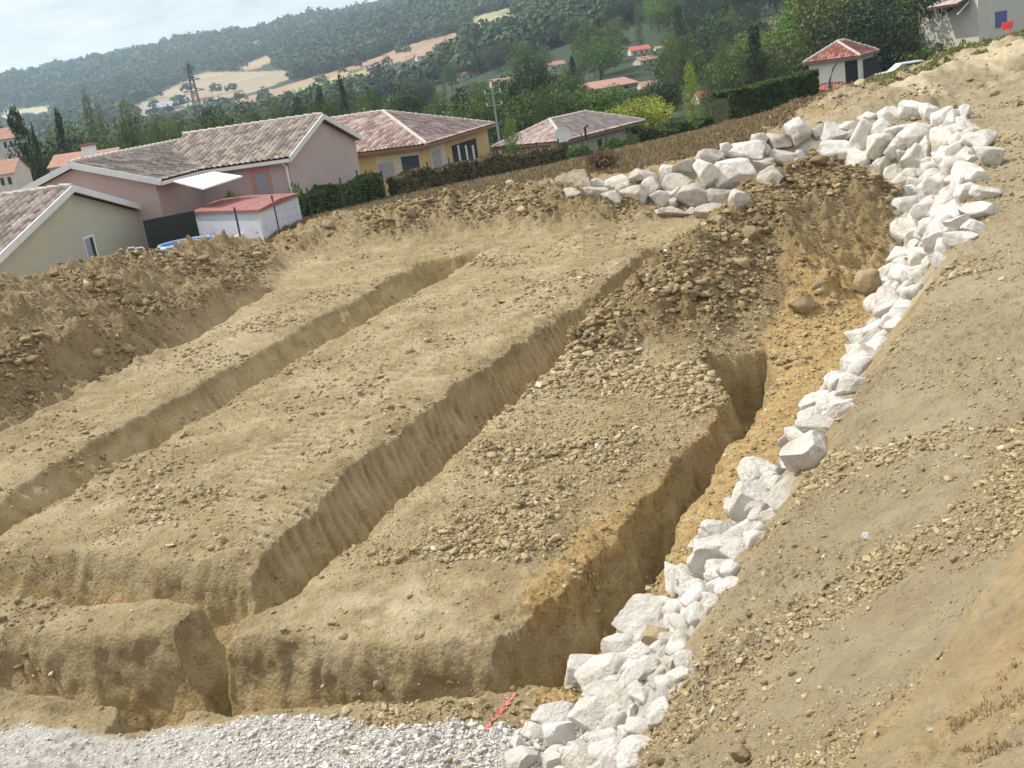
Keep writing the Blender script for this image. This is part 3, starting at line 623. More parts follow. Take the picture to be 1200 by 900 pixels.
# ------------------------------------------------------------------ foliage
def mat_leaf(name,cols,trans=.25):
    m,nt,b=newmat(name,.75);A=attr(nt,'tint');info=nt.nodes.new('ShaderNodeObjectInfo')
    c=ramp(nt,A.outputs['Fac'],cols)
    c=mix(nt,c,mix(nt,(.75,.8,.8),(1.2,1.15,1.0),info.outputs['Random']),1.0,'MULTIPLY')
    c=mix(nt,c,(1.5,1.5,1.45),1.0,'MULTIPLY')
    nt.links.new(c,b.inputs['Base Color'])
    t=nt.nodes.new('ShaderNodeBsdfTranslucent');nt.links.new(c,t.inputs[0]);ms=nt.nodes.new('ShaderNodeMixShader');ms.inputs[0].default_value=trans
    out=nt.nodes['Material Output'];nt.links.new(b.outputs[0],ms.inputs[1]);nt.links.new(t.outputs[0],ms.inputs[2]);nt.links.new(ms.outputs[0],out.inputs[0]);return m
ML={'mid':mat_leaf('leaf_mid',[(0,(.028,.045,.014)),(.5,(.06,.095,.028)),(1,(.11,.15,.045))]),
 'dark':mat_leaf('leaf_dark',[(0,(.016,.028,.016)),(.5,(.032,.052,.028)),(1,(.055,.08,.04))],.15),
 'olive':mat_leaf('leaf_olive',[(0,(.045,.055,.022)),(.5,(.095,.115,.045)),(1,(.16,.18,.07))]),
 'yellow':mat_leaf('leaf_yellow',[(0,(.08,.10,.02)),(.5,(.20,.23,.04)),(1,(.32,.34,.07))]),
 'bright':mat_leaf('leaf_bright',[(0,(.035,.065,.015)),(.5,(.08,.14,.03)),(1,(.14,.22,.05))]),
 'red':mat_leaf('leaf_red',[(0,(.06,.035,.025)),(.5,(.13,.08,.055)),(1,(.2,.13,.08))]),
 'dry':mat_leaf('leaf_dry',[(0,(.07,.06,.028)),(.5,(.15,.12,.06)),(1,(.24,.19,.10))],.15)}
MBARK=plain('bark',(.12,.09,.065),.95,.3,4,bmp=.5)
def leaves(cent,rad,n,size,rg,squash=1.0,flatten=0):
    """n leaf faces spread about clump centres"""
    k=rg.integers(0,len(cent),n);d=rg.normal(size=(n,3));d/=np.linalg.norm(d,axis=1)[:,None];rr=rg.uniform(.35,1,n)**.5
    p=cent[k]+d*(rad[k]*rr)[:,None]*np.array([1,1,squash])
    a=rg.normal(size=(n,3))+d*.3;a/=np.linalg.norm(a,axis=1)[:,None];b=np.cross(a,rg.normal(size=(n,3)));b/=np.linalg.norm(b,axis=1)[:,None]
    s=size*rg.uniform(.6,1.4,n)[:,None];L=a*s;W=b*s*.6
    V=np.stack([p-L,p+W*.8-L*.1,p+L,p-W*.8+L*.1],1).reshape(-1,3);F=np.arange(4*n).reshape(-1,4)
    t=np.clip(.5+.18*rg.normal(size=n)+(rg.uniform(-.25,.25,len(cent)))[k],0,1);return V,F,np.repeat(t,4)
def crown(kind,h,w,n,size,seed):
    rg=np.random.default_rng(seed)
    if kind=='broad':
        m=26;d=rg.normal(size=(m,3));d/=np.linalg.norm(d,axis=1)[:,None];q=d*rg.uniform(.45,.85,(m,1))
        c=np.c_[q[:,0]*w/2,q[:,1]*w/2,h*.58+q[:,2]*h*.40];r=rg.uniform(.14,.24,m)*w
    elif kind=='cone':
        m=34;t=rg.uniform(0,1,m)**1.2;a=rg.uniform(0,6.28,m);rr=(1-t)*w/2*rg.uniform(.35,.95,m);c=np.c_[rr*np.cos(a),rr*np.sin(a),h*(.1+.86*t)];r=(.10+.14*(1-t))*w
    elif kind=='poplar':
        m=26;t=np.linspace(.08,.97,m);a=rg.uniform(0,6.28,m);rr=w*.2*np.sin(np.pi*np.clip(t,.1,.95))**.6*rg.uniform(.3,1,m);c=np.c_[rr*np.cos(a),rr*np.sin(a),h*t];r=w*.3*np.sin(np.pi*np.clip(t*.9+.05,0,1))**.5+.05*w
    elif kind=='umbrella':
        m=30;a=rg.uniform(0,6.28,m);q=rg.uniform(0,1,m)**.5;c=np.c_[q*np.cos(a)*w*.42,q*np.sin(a)*w*.42,h*(.93-.38*q**2)];r=rg.uniform(.1,.16,m)*w
    elif kind=='cedar':
        cs=[];rs=[]
        for i in range(9):
            t=.15+.82*i/8;L=(1-t)**.7*w/2
            for j in range(6):
                a=rg.uniform(0,6.28);q=rg.uniform(.1,1)*L;cs.append((q*math.cos(a),q*math.sin(a),h*t-.12*q));rs.append(.15*w*(.5+.6*(1-t)))
        c=np.array(cs);r=np.array(rs)
    elif kind=='bush':
        m=12;a=rg.uniform(0,6.28,m);q=rg.uniform(0,.8,m);c=np.c_[q*np.cos(a)*w*.4,q*np.sin(a)*w*.4,h*(.3+.4*rg.uniform(0,1,m))];r=rg.uniform(.16,.26,m)*w
    return leaves(c,r,n,size,rg,1.0 if kind!='cedar' else .45)
_pt={}
def tree(kind,leaf,x,y,zb,h,w,label=None,cat='tree',group=None,name=None,seed=0,rz=None):
    key=(kind,leaf,seed)
    nm={'broad':'broadleaf_tree','cone':'conifer_tree','poplar':'poplar_tree','umbrella':'umbrella_pine','cedar':'cedar_tree','bush':'bush'}[kind]
    if key not in _pt:
        n={'broad':4200,'cone':3000,'poplar':2600,'umbrella':3600,'cedar':3200,'bush':1500}[kind]
        V,F,t=crown(kind,1,1,n,.022 if kind!='bush' else .05,seed+hash(kind)%1 if False else seed+len(kind)*7)
        me=mkmesh('crown',V,F,False,{'tint':np.c_[t,t,t]});me.materials.append(ML[leaf])
        mb=MB()
        th={'broad':.7,'cone':.9,'poplar':.9,'umbrella':.85,'cedar':.9,'bush':.5}[kind]
        mb.tube([(0,0,-.05),(.01,0,.2),(-.01,.01,th*.6),(0,0,th)],[.03,.024,.016,.006],7)
        rg=random.Random(seed)
        for i in range(7):
            a=rg.uniform(0,6.28);z0=rg.uniform(.25,.6)*th/.8;mb.tube([(0,0,z0),(.16*math.cos(a),.16*math.sin(a),z0+.12),(.3*math.cos(a),.3*math.sin(a),z0+.2)],[.013,.008,.003],5)
        me2=bpy.data.meshes.new('trunk');me2.from_pydata(mb.v,[],mb.f);me2.materials.append(MBARK);_pt[key]=(me,me2)
    me,me2=_pt[key];e=empty(name or nm,(x,y,zb),random.uniform(0,6.28) if rz is None else rz);e.scale=(1,1,1)
    c=link('crown',me,parent=e);t=link('trunk' if kind!='bush' else 'stem',me2,parent=e);c.scale=t.scale=(w,w,h)
    tag(e,label,cat,group);return e
ALLT=[]
def treepx(px,py,Y,wpx,kind,leaf,label=None,group=None,cat='tree',hmin=2,seed=0,name=None,lowpx=None):
    p=D(px,py,Y);zb=gz(p[0],Y);d=np.linalg.norm(p-CAMP)
    h=max(hmin,p[2]-zb)
    return tree(kind,leaf,p[0],Y,zb,h,wpx*d/FPX,label,cat,group,name,seed)
T=treepx
T(14,130,88,74,'cone','dark','dark blue-green cedar with drooping branches at the left edge of the picture',seed=1)
T(66,131,98,34,'cone','dark','slim dark conifer standing right of the drooping cedar',seed=1)
T(36,146,92,20,'cone','dark','small pointed conifer between the cedar and the taller slim one',seed=2)
T(102,124,120,20,'poplar','olive','pale slender poplar behind the pink house chimney',seed=1)
T(115,132,118,16,'poplar','olive','shorter pale poplar right next to the slender one',seed=2)
T(146,120,100,46,'broad','olive','olive green full tree above the gable ridge of the pink house',seed=3)
T(172,146,88,32,'broad','mid','small round dark tree just left of the tan field buildings',seed=1)
T(190,126,104,42,'broad','olive','broad light green tree below the grey barn roof',seed=4)
T(222,146,76,44,'bush','bright','low round light green bush behind the pink house roof',cat='bush',seed=2)
T(245,122,110,50,'broad','mid','wide mid green tree right of the pylon foot',seed=2)
T(285,120,115,46,'broad','mid','wide mid green tree above the pink house ridge',seed=1)
T(318,118,120,40,'broad','olive','pale green tree above the middle of the pink house ridge',seed=3)
T(352,108,118,44,'broad','dark','dark tree left of the pink gable peak',seed=2)
T(398,92,125,26,'cone','dark','tall dark pointed conifer above the pink gable peak',seed=3)
T(372,112,112,40,'broad','mid','mid green tree directly behind the pink gable peak',seed=4)
T(432,102,128,44,'broad','mid','mid green tree above the left end of the yellow house roof',seed=2)
T(470,95,135,50,'broad','dark','dark bulky tree above the yellow house hip',seed=1)
T(505,108,128,44,'broad','mid','round mid green tree above the yellow house roof',seed=1)
T(540,100,130,46,'broad','dark','dark tree left of the telegraph pole',seed=2)
T(520,124,95,30,'bush','bright','light bush peeking over the yellow house roof',cat='bush',seed=2)
T(572,112,118,40,'broad','mid','mid green tree around the telegraph pole',seed=3)
T(616,68,118,76,'broad','dark','big dark tree rising above the low pinkish roof',seed=3)
T(602,98,104,50,'cone','dark','dark conifer in front of the big dark tree',seed=2)
T(664,84,128,44,'broad','mid','fresh green tree right of the big dark tree',seed=4)
T(632,112,94,26,'poplar','mid','narrow green tree behind the pinkish roof left end',seed=2)
T(688,112,100,76,'umbrella','bright','flat topped green umbrella tree behind the pinkish roof',seed=1)
T(748,112,84,90,'broad','yellow','yellow-green spreading tree right of the pinkish roof',seed=2)
T(716,120,82,44,'bush','yellow','yellow-green bush joined to the left of the spreading tree',cat='bush',seed=2)
T(808,82,86,26,'poplar','yellow','tall narrow yellow-green poplar beside the trimmed hedge',seed=1)
T(826,104,82,18,'poplar','olive','smaller drooping light tree at the foot of the yellow poplar',seed=2)
T(775,84,110,56,'broad','dark','dark tree behind the yellow poplar, on its left side',seed=1)
T(846,92,98,40,'broad','dark','dark tree between the yellow poplar and the reddish tree',seed=3)
T(868,76,104,50,'broad','red','reddish brown tree above the trimmed green hedge',seed=2)
T(845,58,125,70,'broad','mid','mid green tree behind the reddish brown tree',seed=1)
T(790,48,150,70,'broad','mid','large mid green tree far above the yellow poplar',seed=3)
T(915,22,112,104,'broad','bright','large bright green tree behind the small red roofed building',seed=4)
T(895,48,100,60,'broad','olive','pale willow-like tree left of the small red roofed building',seed=3)
T(965,-14,118,110,'broad','bright','tall bright green tree above the small red roof',seed=1)
T(1022,-30,112,92,'broad','dark','very dark tall tree right above the small red roof',seed=2)
T(1068,-34,104,80,'broad','dark','dark tall tree between the red roof and the house with blue shutters',seed=1)
T(1108,-60,92,74,'umbrella','dark','tall dark pine with a bare trunk left of the house with blue shutters',seed=2,hmin=9)
T(1140,-50,105,60,'broad','mid','green tree behind the house with blue shutters',seed=3)
T(1078,52,76,34,'bush','mid','green bush beside the white car',cat='bush',seed=1)
T(1106,40,74,30,'bush','olive','light green bush right of the white car',cat='bush',seed=2)
T(1130,42,70,20,'bush','mid','small bush below the porch of the house with blue shutters',cat='bush',seed=3)
# valley and hillside trees, each its own object
HOUSES=[(700,92,175,72),(760,92,165,30),(748,54,260,24),(774,54,255,16),(825,104,128,26),(905,24,300,24),(650,72,250,22),(756,66,235,24),(548,84,330,26),(500,62,420,28),(585,92,300,26),(455,104,260,22),(436,72,560,22),(415,78,560,16),(560,50,430,20),(602,18,620,22),(282,118,430,26),(190,120,420,38),(212,116,440,26),(238,112,460,24)]
for i_,(a_,b_,c_,d_) in enumerate(HOUSES):
    p2=hit(a_,b_+8,1600)
    if p2 is not None and p2[1]>100: HOUSES[i_]=(a_,b_,float(p2[1]),d_)
def clear(x,y,z,h,w):
    """does a tree here hide one of the visible roofs or the open fields?"""
    a,b=Q(x,y,z+h);d=math.hypot(x,y);wp=w*FPX/d/2
    if b<np.interp(a,[0,100,200,300,400,500,550,600],[150,134,130,116,98,78,55,-50]): return False
    for hx,hy,hY,hw in HOUSES:
        if y<hY and abs(a-hx)<hw*.28+wp*.7 and b<hy+3: return False
    return True
rgt=random.Random(5);cnt=0;tr_xy=[]
LBL={('broad','mid'):'round mid green tree among the valley woods',('broad','dark'):'round dark green tree among the valley woods',('broad','olive'):'round olive green tree among the valley woods',
 ('cone','dark'):'dark pointed conifer among the valley woods',('poplar','olive'):'slender pale poplar among the valley woods',('umbrella','mid'):'flat topped pine among the valley woods',('broad','bright'):'fresh green round tree among the valley woods'}
for _k in range(20000):
    if cnt>=285: break
    r=math.exp(rgt.uniform(math.log(95),math.log(430)));az=math.radians(rgt.uniform(-29,27) if _k%3 else rgt.uniform(0,24));x,y=r*math.sin(az),r*math.cos(az)
    if any((x-a)**2+(y-b)**2<(3+.009*r)**2 for a,b in tr_xy): continue
    zb=gz(x,y);h=rgt.uniform(6,12.5)
    if r<150:h=min(h,4.7-zb+ (9 if az>.1 else 2.4))
    k,l=rgt.choice([('broad','mid')]*5+[('broad','dark')]*4+[('broad','olive')]*3+[('cone','dark')]*2+[('poplar','olive'),('umbrella','mid'),('broad','bright')])
    w_=h*{'broad':rgt.uniform(.8,1.15),'cone':.5,'poplar':.3,'umbrella':1.0}[k]
    if not clear(x,y,zb,h,w_):
        h*=.6;w_*=.75
        if not clear(x,y,zb,h,w_): continue
    tr_xy.append((x,y));tree(k,l,x,y,zb,h*(1.05 if k in('cone','poplar') else 1),w_,LBL[(k,l)],'tree','trees of the valley woods',seed={'broad':rgt.choice([1,2,3,4]) ,'cone':rgt.choice([1,2,3]),'poplar':2,'umbrella':1}[k])
    cnt+=1
# far woods : one mass that covers the hillside
def farwoods():
    v,f=ico(1);n0=60000;r=np.exp(rng.uniform(math.log(390),math.log(3000),n0));a=np.radians(rng.uniform(-30,30,n0));x=r*np.sin(a);y=r*np.cos(a)
    z=height(x,y,False)[0];px,py=Q(x,y,z);fld=np.zeros(n0,bool)
    px2,py2=Q(x,y,z+9);px3,py3=Q(x,y,z+4)
    for pl,c in FIELDS:fld|=inpoly(px,py,pl)|inpoly(px2,py2,pl)|inpoly(px3,py3,pl)
    open_=(fbm(x,y,140,3,401)>.6)|((a>-.15)&(a<.0)&(r<1000)&(fbm(x,y,60,2,402)>.35))
    for hx,hy,hY,hw in HOUSES:fld|=(np.abs(px2-hx)<hw*.6)&(py2<hy+6)&(y<hY)&(py>hy-14)
    keep=(~fld|(rng.uniform(0,1,n0)<.012))&~open_&(rng.uniform(0,1,n0)<np.clip((900/r)*1.1,.32,1))
    x,y,z,r=x[keep],y[keep],z[keep],r[keep];n=len(x)
    R=rng.uniform(3.2,6.5,n)*(1+ss(900,2400,r)*.7);hh=R*rng.uniform(.8,1.5,n)
    Vs=[];Ts=[]
    for sel,K,qs in ((r<760,110,.15),((r>=760)&(r<1400),44,.25),(r>=1400,22,.38)):
        X_,Y_,Z_,R1,H1=x[sel],y[sel],z[sel],R[sel],hh[sel];m=len(X_)
        d=rng.normal(size=(m,K,3));d/=np.linalg.norm(d,axis=2)[:,:,None];d[:,:,2]=np.abs(d[:,:,2])*1.0-.15
        p=np.stack([X_,Y_,Z_+H1*.6],-1)[:,None]+d*np.stack([R1,R1,H1],-1)[:,None]*rng.uniform(.55,1.02,(m,K,1))
        t=rng.normal(size=(m,K,3));A=np.cross(d,t);A/=np.linalg.norm(A,axis=2)[:,:,None];B=np.cross(d,A)+d*rng.uniform(-.7,.7,(m,K,1))
        q=(R1*qs)[:,None,None]*rng.uniform(.6,1.3,(m,K,1));Vs.append(np.stack([p-A*q,p-B*q,p+A*q,p+B*q],2).reshape(-1,3))
        Ts.append(np.repeat(np.clip(.45+.22*rng.normal(size=m),0,1),K*4)+np.repeat(rng.uniform(-.2,.2,m*K),4))
    V=np.concatenate(Vs);tt=np.clip(np.concatenate(Ts),0,1)[:,None];F=np.arange(len(V)).reshape(-1,4);print('far trees',n,len(F))
    o=link('far_woods',mkmesh('far_woods',V,F,False,{'tint':np.c_[tt,tt,tt]}),mat_leaf('leaf_far',[(0,(.02,.036,.016)),(.5,(.042,.068,.028)),(1,(.085,.11,.045))],.15))
    tag(o,'dense green woods covering the far hillside up to the skyline','woods',kind='stuff')
farwoods()
# ------------------------------------------------------------------ tiled roofs
def mat_tile(name,cols):
    m,nt,b=newmat(name,.9);A=attr(nt,'tint');v=gco(nt);c=ramp(nt,A.outputs['Fac'],cols)
    c=mix(nt,c,ramp(nt,noise(nt,v,1.3,5,.7),[(.3,(.7,.7,.7)),(.7,(1.15,1.15,1.15))]),.8,'MULTIPLY');nt.links.new(c,b.inputs['Base Color']);return m
MT_B=mat_tile('tiles_brown',[(0,(.15,.115,.095)),(.5,(.33,.26,.215)),(1,(.55,.47,.40))])
MT_C=mat_tile('tiles_pink',[(0,(.20,.12,.10)),(.5,(.40,.27,.235)),(1,(.66,.55,.49))])
MT_R=mat_tile('tiles_red',[(0,(.20,.06,.045)),(.5,(.33,.12,.09)),(1,(.48,.27,.22))])
MT_P=mat_tile('tiles_pale',[(0,(.34,.24,.205)),(.5,(.47,.36,.315)),(1,(.62,.52,.46))])
MWHITE=plain('white_paint',(.72,.72,.70),.6,.06);MRIDGE=plain('ridge_mortar',(.55,.47,.41),.9,.25,6)
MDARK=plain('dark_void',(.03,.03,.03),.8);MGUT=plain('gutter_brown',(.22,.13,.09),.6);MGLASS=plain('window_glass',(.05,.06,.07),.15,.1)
def roofplane(poly,mat,parent,name='roof',tile=(.24,.36),thick=.1):
    """poly: corners; poly[0]->poly[1] is the eave.  Real corrugated tile relief."""
    P_=[np.array(p,float) for p in poly];o=P_[0];ex=P_[1]-P_[0];ex/=np.linalg.norm(ex);nn=np.cross(ex,P_[-1]-P_[0]);
    if nn[2]<0: nn=-nn
    nn/=np.linalg.norm(nn);ey=np.cross(nn,ex)
    if ey[2]<0: ey=-ey
    q=np.array([[np.dot(p-o,ex),np.dot(p-o,ey)] for p in P_]);s0,s1=q[:,0].min(),q[:,0].max();t1=q[:,1].max()
    cs=np.arange(s0,s1+tile[0]/6,tile[0]/6);rows=[];tv=0;ts=[];hs=[]
    t=0
    while t<t1:
        ts+=[t,min(t+tile[1]-.02,t1)];hs+=[.045,.0];t+=tile[1]
    ts=np.array(ts);hs=np.array(hs);SS_,TT=np.meshgrid(cs,ts,indexing='ij');HH=np.meshgrid(cs,hs,indexing='ij')[1]+.05*np.abs(np.sin(math.pi*SS_/tile[0]))+.02
    V=o+SS_[...,None]*ex+TT[...,None]*ey+HH[...,None]*nn;n0,n1=SS_.shape;ids=np.arange(n0*n1).reshape(n0,n1)
    F=np.stack([ids[:-1,:-1],ids[1:,:-1],ids[1:,1:],ids[:-1,1:]],-1).reshape(-1,4)
    cx=(SS_[:-1,:-1]+SS_[1:,1:])/2;cy=(TT[:-1,:-1]+TT[1:,1:])/2;k=inpoly(cx.ravel(),cy.ravel(),[tuple(a) for a in q]);F=F[k]
    ti=np.floor(SS_/tile[0]).astype(int)*7919+np.floor((TT+.01)/tile[1]).astype(int)*104729;tint=_h(ti,ti*0,0,3).ravel();tint=.15+.8*tint
    me=mkmesh(name,V.reshape(-1,3),F,False,{'tint':np.c_[tint,tint,tint]})
    o_=link(name,me,mat,parent)
    mb=MB();mb.prism([p-nn*thick for p in P_],[p+nn*.012 for p in P_]);mb.build('roof_deck',MGUT if mat is not MT_P else MGUT,o_);return o_
def caps(a,b,parent,r=.11,mat=None):
    mb=MB();a=np.array(a,float);b=np.array(b,float);L=np.linalg.norm(b-a);n=max(2,int(L/.4))
    for i in range(n): 
        p=a+(b-a)*i/n;q=a+(b-a)*(i+1.06)/n;mb.tube([p+[0,0,.06],q+[0,0,.09]],[r*.85,r],7)
    return mb.build('ridge_tiles',mat or MRIDGE,parent)
def loc(e): pass
def wallpoly(mb,pts,zb,zts,th=.2):
    """walls along a closed footprint, top heights per corner"""
    n=len(pts)
    for i in range(n):
        j=(i+1)%n;a=np.array(pts[i]);b=np.array(pts[j]);mb.poly([(a[0],a[1],zb),(b[0],b[1],zb),(b[0],b[1],zts[j]),(a[0],a[1],zts[i])])
def openbox(name,mat,parent,a,b,zb,zt,d=.08,nrm=None,out=.02):
    """rectangular panel on the wall line a->b (xy), between heights, proud by out"""
    a=np.array(a,float);b=np.array(b,float);t=b-a;L=np.linalg.norm(t);t/=L;n=np.array([t[1],-t[0]]) 
    if np.dot(n,a)>0:n=-n
    mb=MB();c=(a+b)/2+n*(out-d/2)
    mb.box((c[0],c[1],(zb+zt)/2),(L,d,zt-zb),np.array([[t[0],t[1],0],[n[0],n[1],0],[0,0,1.]]));return mb.build(name,mat,parent)
def bar(a,b,w,h,mat,parent,name):
    mb=MB();a=np.array(a,float);b=np.array(b,float);t=b-a;L=np.linalg.norm(t);t/=L;n=np.cross(t,[0,0,1]);n/=np.linalg.norm(n);u=np.cross(n,t);mb.box((a+b)/2,(L,w,h),np.array([t,n,u]));return mb.build(name,mat,parent)
def gable_house(name,label,A,B,dirr,length,ez,rz_,gz0,wallmat,tilemat,ov=.35,vergemat=None,sides='both'):
    """A,B: the two eave corners of the visible gable (xy); dirr: unit direction of the ridge away from that gable"""
    A=np.array(A,float);B=np.array(B,float);dr=np.array(dirr,float);C_=B+dr*length;D_=A+dr*length;e=empty(name,(0,0,0))
    g=(A+B)/2;gt=B-A;gl=np.linalg.norm(gt);gt/=gl
    wi=[A+gt*ov+dr*.2,B-gt*ov+dr*.2,C_-gt*ov-dr*.2,D_+gt*ov-dr*.2];sl=(rz_-ez)/(gl/2);we=ez+sl*ov-.14
    mb=MB();a,b,c,d=wi;ap=(a+b)/2;ap2=(c+d)/2;rzw=rz_-.16
    mb.poly([(*a,gz0),(*b,gz0),(*b,we),(*ap,rzw),(*a,we)]);mb.poly([(*b,gz0),(*c,gz0),(*c,we),(*b,we)]);mb.poly([(*c,gz0),(*d,gz0),(*d,we),(*ap2,rzw),(*c,we)]);mb.poly([(*d,gz0),(*a,gz0),(*a,we),(*d,we)])
    mb.build('wall',wallmat,e)
    R1=(A+B)/2;R2=(C_+D_)/2
    roofplane([(*A,ez),(*D_,ez),(*R2,rz_),(*R1,rz_)],tilemat,e);roofplane([(*B,ez),(*C_,ez),(*R2,rz_),(*R1,rz_)],tilemat,e)
    caps((*R1,rz_),(*R2,rz_),e)
    for p in (A,B): bar((*(p-dr*.03),ez-.02),(*(R1-dr*.03),rz_-.02),.05,.22,vergemat or MWHITE,e,'verge_board')
    bar((*A,ez-.06),(*D_,ez-.06),.12,.13,vergemat or MWHITE,e,'gutter');bar((*B,ez-.06),(*C_,ez-.06),.12,.13,vergemat or MWHITE,e,'gutter')
    tag(e,label,'house');return e,wi,we
MW_A=plain('render_cream',(.50,.47,.36),.95,.06,1);MW_B=plain('render_pink',(.50,.38,.34),.95,.06,1);MW_B2=plain('render_pink_gable',(.50,.40,.37),.95,.05,1)
MW_C=plain('render_ochre',(.55,.40,.19),.95,.08,1);MW_C2=plain('render_pale',(.55,.50,.40),.95,.06,1);MW_D=plain('render_greige',(.42,.40,.33),.95,.06,1);MW_E=plain('render_light',(.70,.66,.57),.95,.05,1)
MSHUT=plain('shutter_grey',(.33,.33,.36),.6,.1,8);MBLUE=plain('shutter_blue',(.13,.14,.32),.6,.1,8)
# --- cream house at the left edge
fa=P(175,245,1.5)[:2];na=np.array([-14.2,31.6]);dA=np.array([-.93,.37]);gtd=fa-na
per=np.array([-gtd[1],gtd[0]])/np.linalg.norm(gtd)
eA,wi,we=gable_house('cream_house','cream rendered house with brown tiled roof at the left edge behind the spoil heap',na,fa,per,13,1.5,2.95,-1.6,MW_A,MT_B)
t=(wi[1]-wi[0]);Lw=np.linalg.norm(t);t=t/Lw
def at(k): return wi[0]+t*k
pw=P(107,292,0);
def along(px,py,wi0,wi1):
    """distance along a wall line where the ray of that photo point meets it"""
    d=ray(px,py);a=np.array(wi0);b=np.array(wi1);M_=np.array([[d[0],-(b-a)[0]],[d[1],-(b-a)[1]]]);s=np.linalg.solve(M_,a);return s[1]*np.linalg.norm(b-a),H+d[2]*s[0]
k0,z0=along(97,280,wi[0],wi[1]);k1,z1=along(116,303,wi[0],wi[1])
wf=openbox('window',MWHITE,eA,at(k0),at(k1),z1-.05,z0+.05,.08);openbox('pane',MGLASS,wf,at(k0+.55*(k1-k0)),at(k1-.14),z1+.02,z0-.03,.06,out=.035);openbox('shutter',MSHUT,wf,at(k0+.06),at(k0+.5*(k1-k0)),z1+.02,z0-.03,.06,out=.035)
# --- pink house, two wings
g1=np.array([.19,.982]);e1=np.array([-.982,.19])
A1=P(339,186,2.5)[:2];B1=A1+g1*10.0
eB,wiB,weB=gable_house('pink_house','pink rendered L shaped house with brown tiled roofs beside the white shed',A1,B1,e1,6.5,2.5,3.83,-.6,MW_B2,MT_B)
# second wing
def wing(e,A,B,dr,length,ez,rz_,gz0,wm,tm):
    e2,w2,we2=gable_house('tmp','x y z w',A,B,dr,length,ez,rz_,gz0,wm,tm)
    for c in list(e2.children): c.parent=e
    bpy.data.objects.remove(e2);return w2
A2=P(189,213,2.5)[:2]
w2=wing(eB,A2+e1*6.8,A2,g1,12.5,2.5,3.56,-1.0,MW_B,MT_B)
# door shutter and downpipe on the front of wing one
def onwall(name,mat,e,a,b,px0,py0,px1,py1,d=.06,out=.02):
    k0,z0=along(px0,py0,a,b);k1,z1=along(px1,py1,a,b);a=np.array(a);t=(np.array(b)-a)/np.linalg.norm(np.array(b)-a);return openbox(name,mat,e,a+t*k0,a+t*k1,min(z0,z1),max(z0,z1),d,out=out)
fr=onwall('door_surround',plain('salmon_trim',(.55,.27,.2),.9,.1),eB,wiB[0],wiB[3],292,199,321,226,.06,.02);onwall('shutter_door',MSHUT,fr,wiB[0],wiB[3],298,203,318,226,.06,.035)
mb=MB();q=wiB[0];mb.tube([(q[0]-.25,q[1]-.12,2.35),(q[0]-.1,q[1]-.1,2.2),(q[0]-.08,q[1]-.1,-.4)],.05);mb.build('downpipe',MWHITE,eB)
# awning and chimney
aw=[D(203,212,41.3),D(238,221,39.8),D(284,206,41.6),D(250,201,43.2)]
mb=MB();mb.prism([p-[0,0,.05] for p in aw],aw);o=mb.build('awning',plain('awning_cream',(.78,.80,.74),.6,.05),eB)
for p in (aw[1],aw[2]): bar(p+[0,0,-.1],[p[0],p[1],-.6],.08,.08,MWHITE,o,'awning_post')
ch=P(88,196,3.4);mb=MB();mb.box((ch[0],ch[1]+2,3.6),(.45,.45,1.0));c_=mb.build('chimney',MWHITE,eB);mb=MB();mb.box((ch[0],ch[1]+2,4.13),(.6,.6,.08));mb.build('chimney_cap',MGUT,c_)
# --- ochre house with hipped roof
def hip_house(name,label,N_,dl,ll,dr,lr,ez,rz_,gz0,wm,tm,inset=None,gut=None,cat='house',ov=.4):
    N_=np.array(N_,float);dl=np.array(dl,float);dr=np.array(dr,float);e=empty(name);a=N_;b=N_+dr*lr;c=b+dl*ll;d=a+dl*ll
    if lr<=ll: ins=inset or lr/2;R1=(a+b)/2+dl*ins;R2=(c+d)/2-dl*ins;pl=[[a,b,R1],[b,c,R2,R1],[c,d,R2],[d,a,R1,R2]];hips=[(a,R1),(b,R1),(c,R2),(d,R2),(R1,R2)]
    else: ins=inset or ll/2;R1=(a+d)/2+dr*ins;R2=(b+c)/2-dr*ins;pl=[[d,a,R1],[a,b,R2,R1],[b,c,R2],[c,d,R1,R2]];hips=[(a,R1),(d,R1),(b,R2),(c,R2),(R1,R2)]
    zz=lambda p: rz_ if (p is R1 or p is R2) else ez
    for q in pl: roofplane([(*p,zz(p)) for p in q],tm,e)
    for p,q in hips:
        if np.linalg.norm(p-q)>.3: caps((*p,zz(p)),(*q,zz(q)),e)
    w=[a+(dl+dr)*ov,b+(dl-dr)*ov,c-(dl+dr)*ov,d+(dr-dl)*ov];mb=MB();wallpoly(mb,w,gz0,[ez+.02]*4);mb.build('wall',wm,e)
    for p,q in ((a,b),(b,c),(c,d),(d,a)): bar((*p,ez-.05),(*q,ez-.05),.12,.14,gut or MGUT,e,'gutter')
    tag(e,label,cat);return e,w
NC=P(500,170,1.5)[:2];gC=np.array([.33,.944]);lC=np.array([-.944,.33])
eC,wC=hip_house('ochre_house','ochre yellow house with pinkish hipped tile roof behind the dry hedge',NC,lC,14,gC,11.5,1.5,3.25,-1.6,MW_C,MT_C,inset=4.6)
onwall('wall_panel',MW_C2,eC,wC[0],wC[3],440,184,496,205,.1,.03)
gd=onwall('window',MSHUT,eC,wC[0],wC[3],443,192,463,206,.06,.06);onwall('pane',MGLASS,eC,wC[0],wC[3],470,184,494,204,.05,.06)
pn=onwall('terrace_wall',MW_C2,eC,wC[0],wC[1],502,172,524,196,.1,.03);onwall('window',MSHUT,eC,wC[0],wC[1],505,178,518,194,.05,.05)
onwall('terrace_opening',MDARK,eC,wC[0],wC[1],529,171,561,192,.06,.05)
for k in (536,545,553): onwall('terrace_post',MWHITE,eC,wC[0],wC[1],k,170,k+1.6,192,.06,.09)
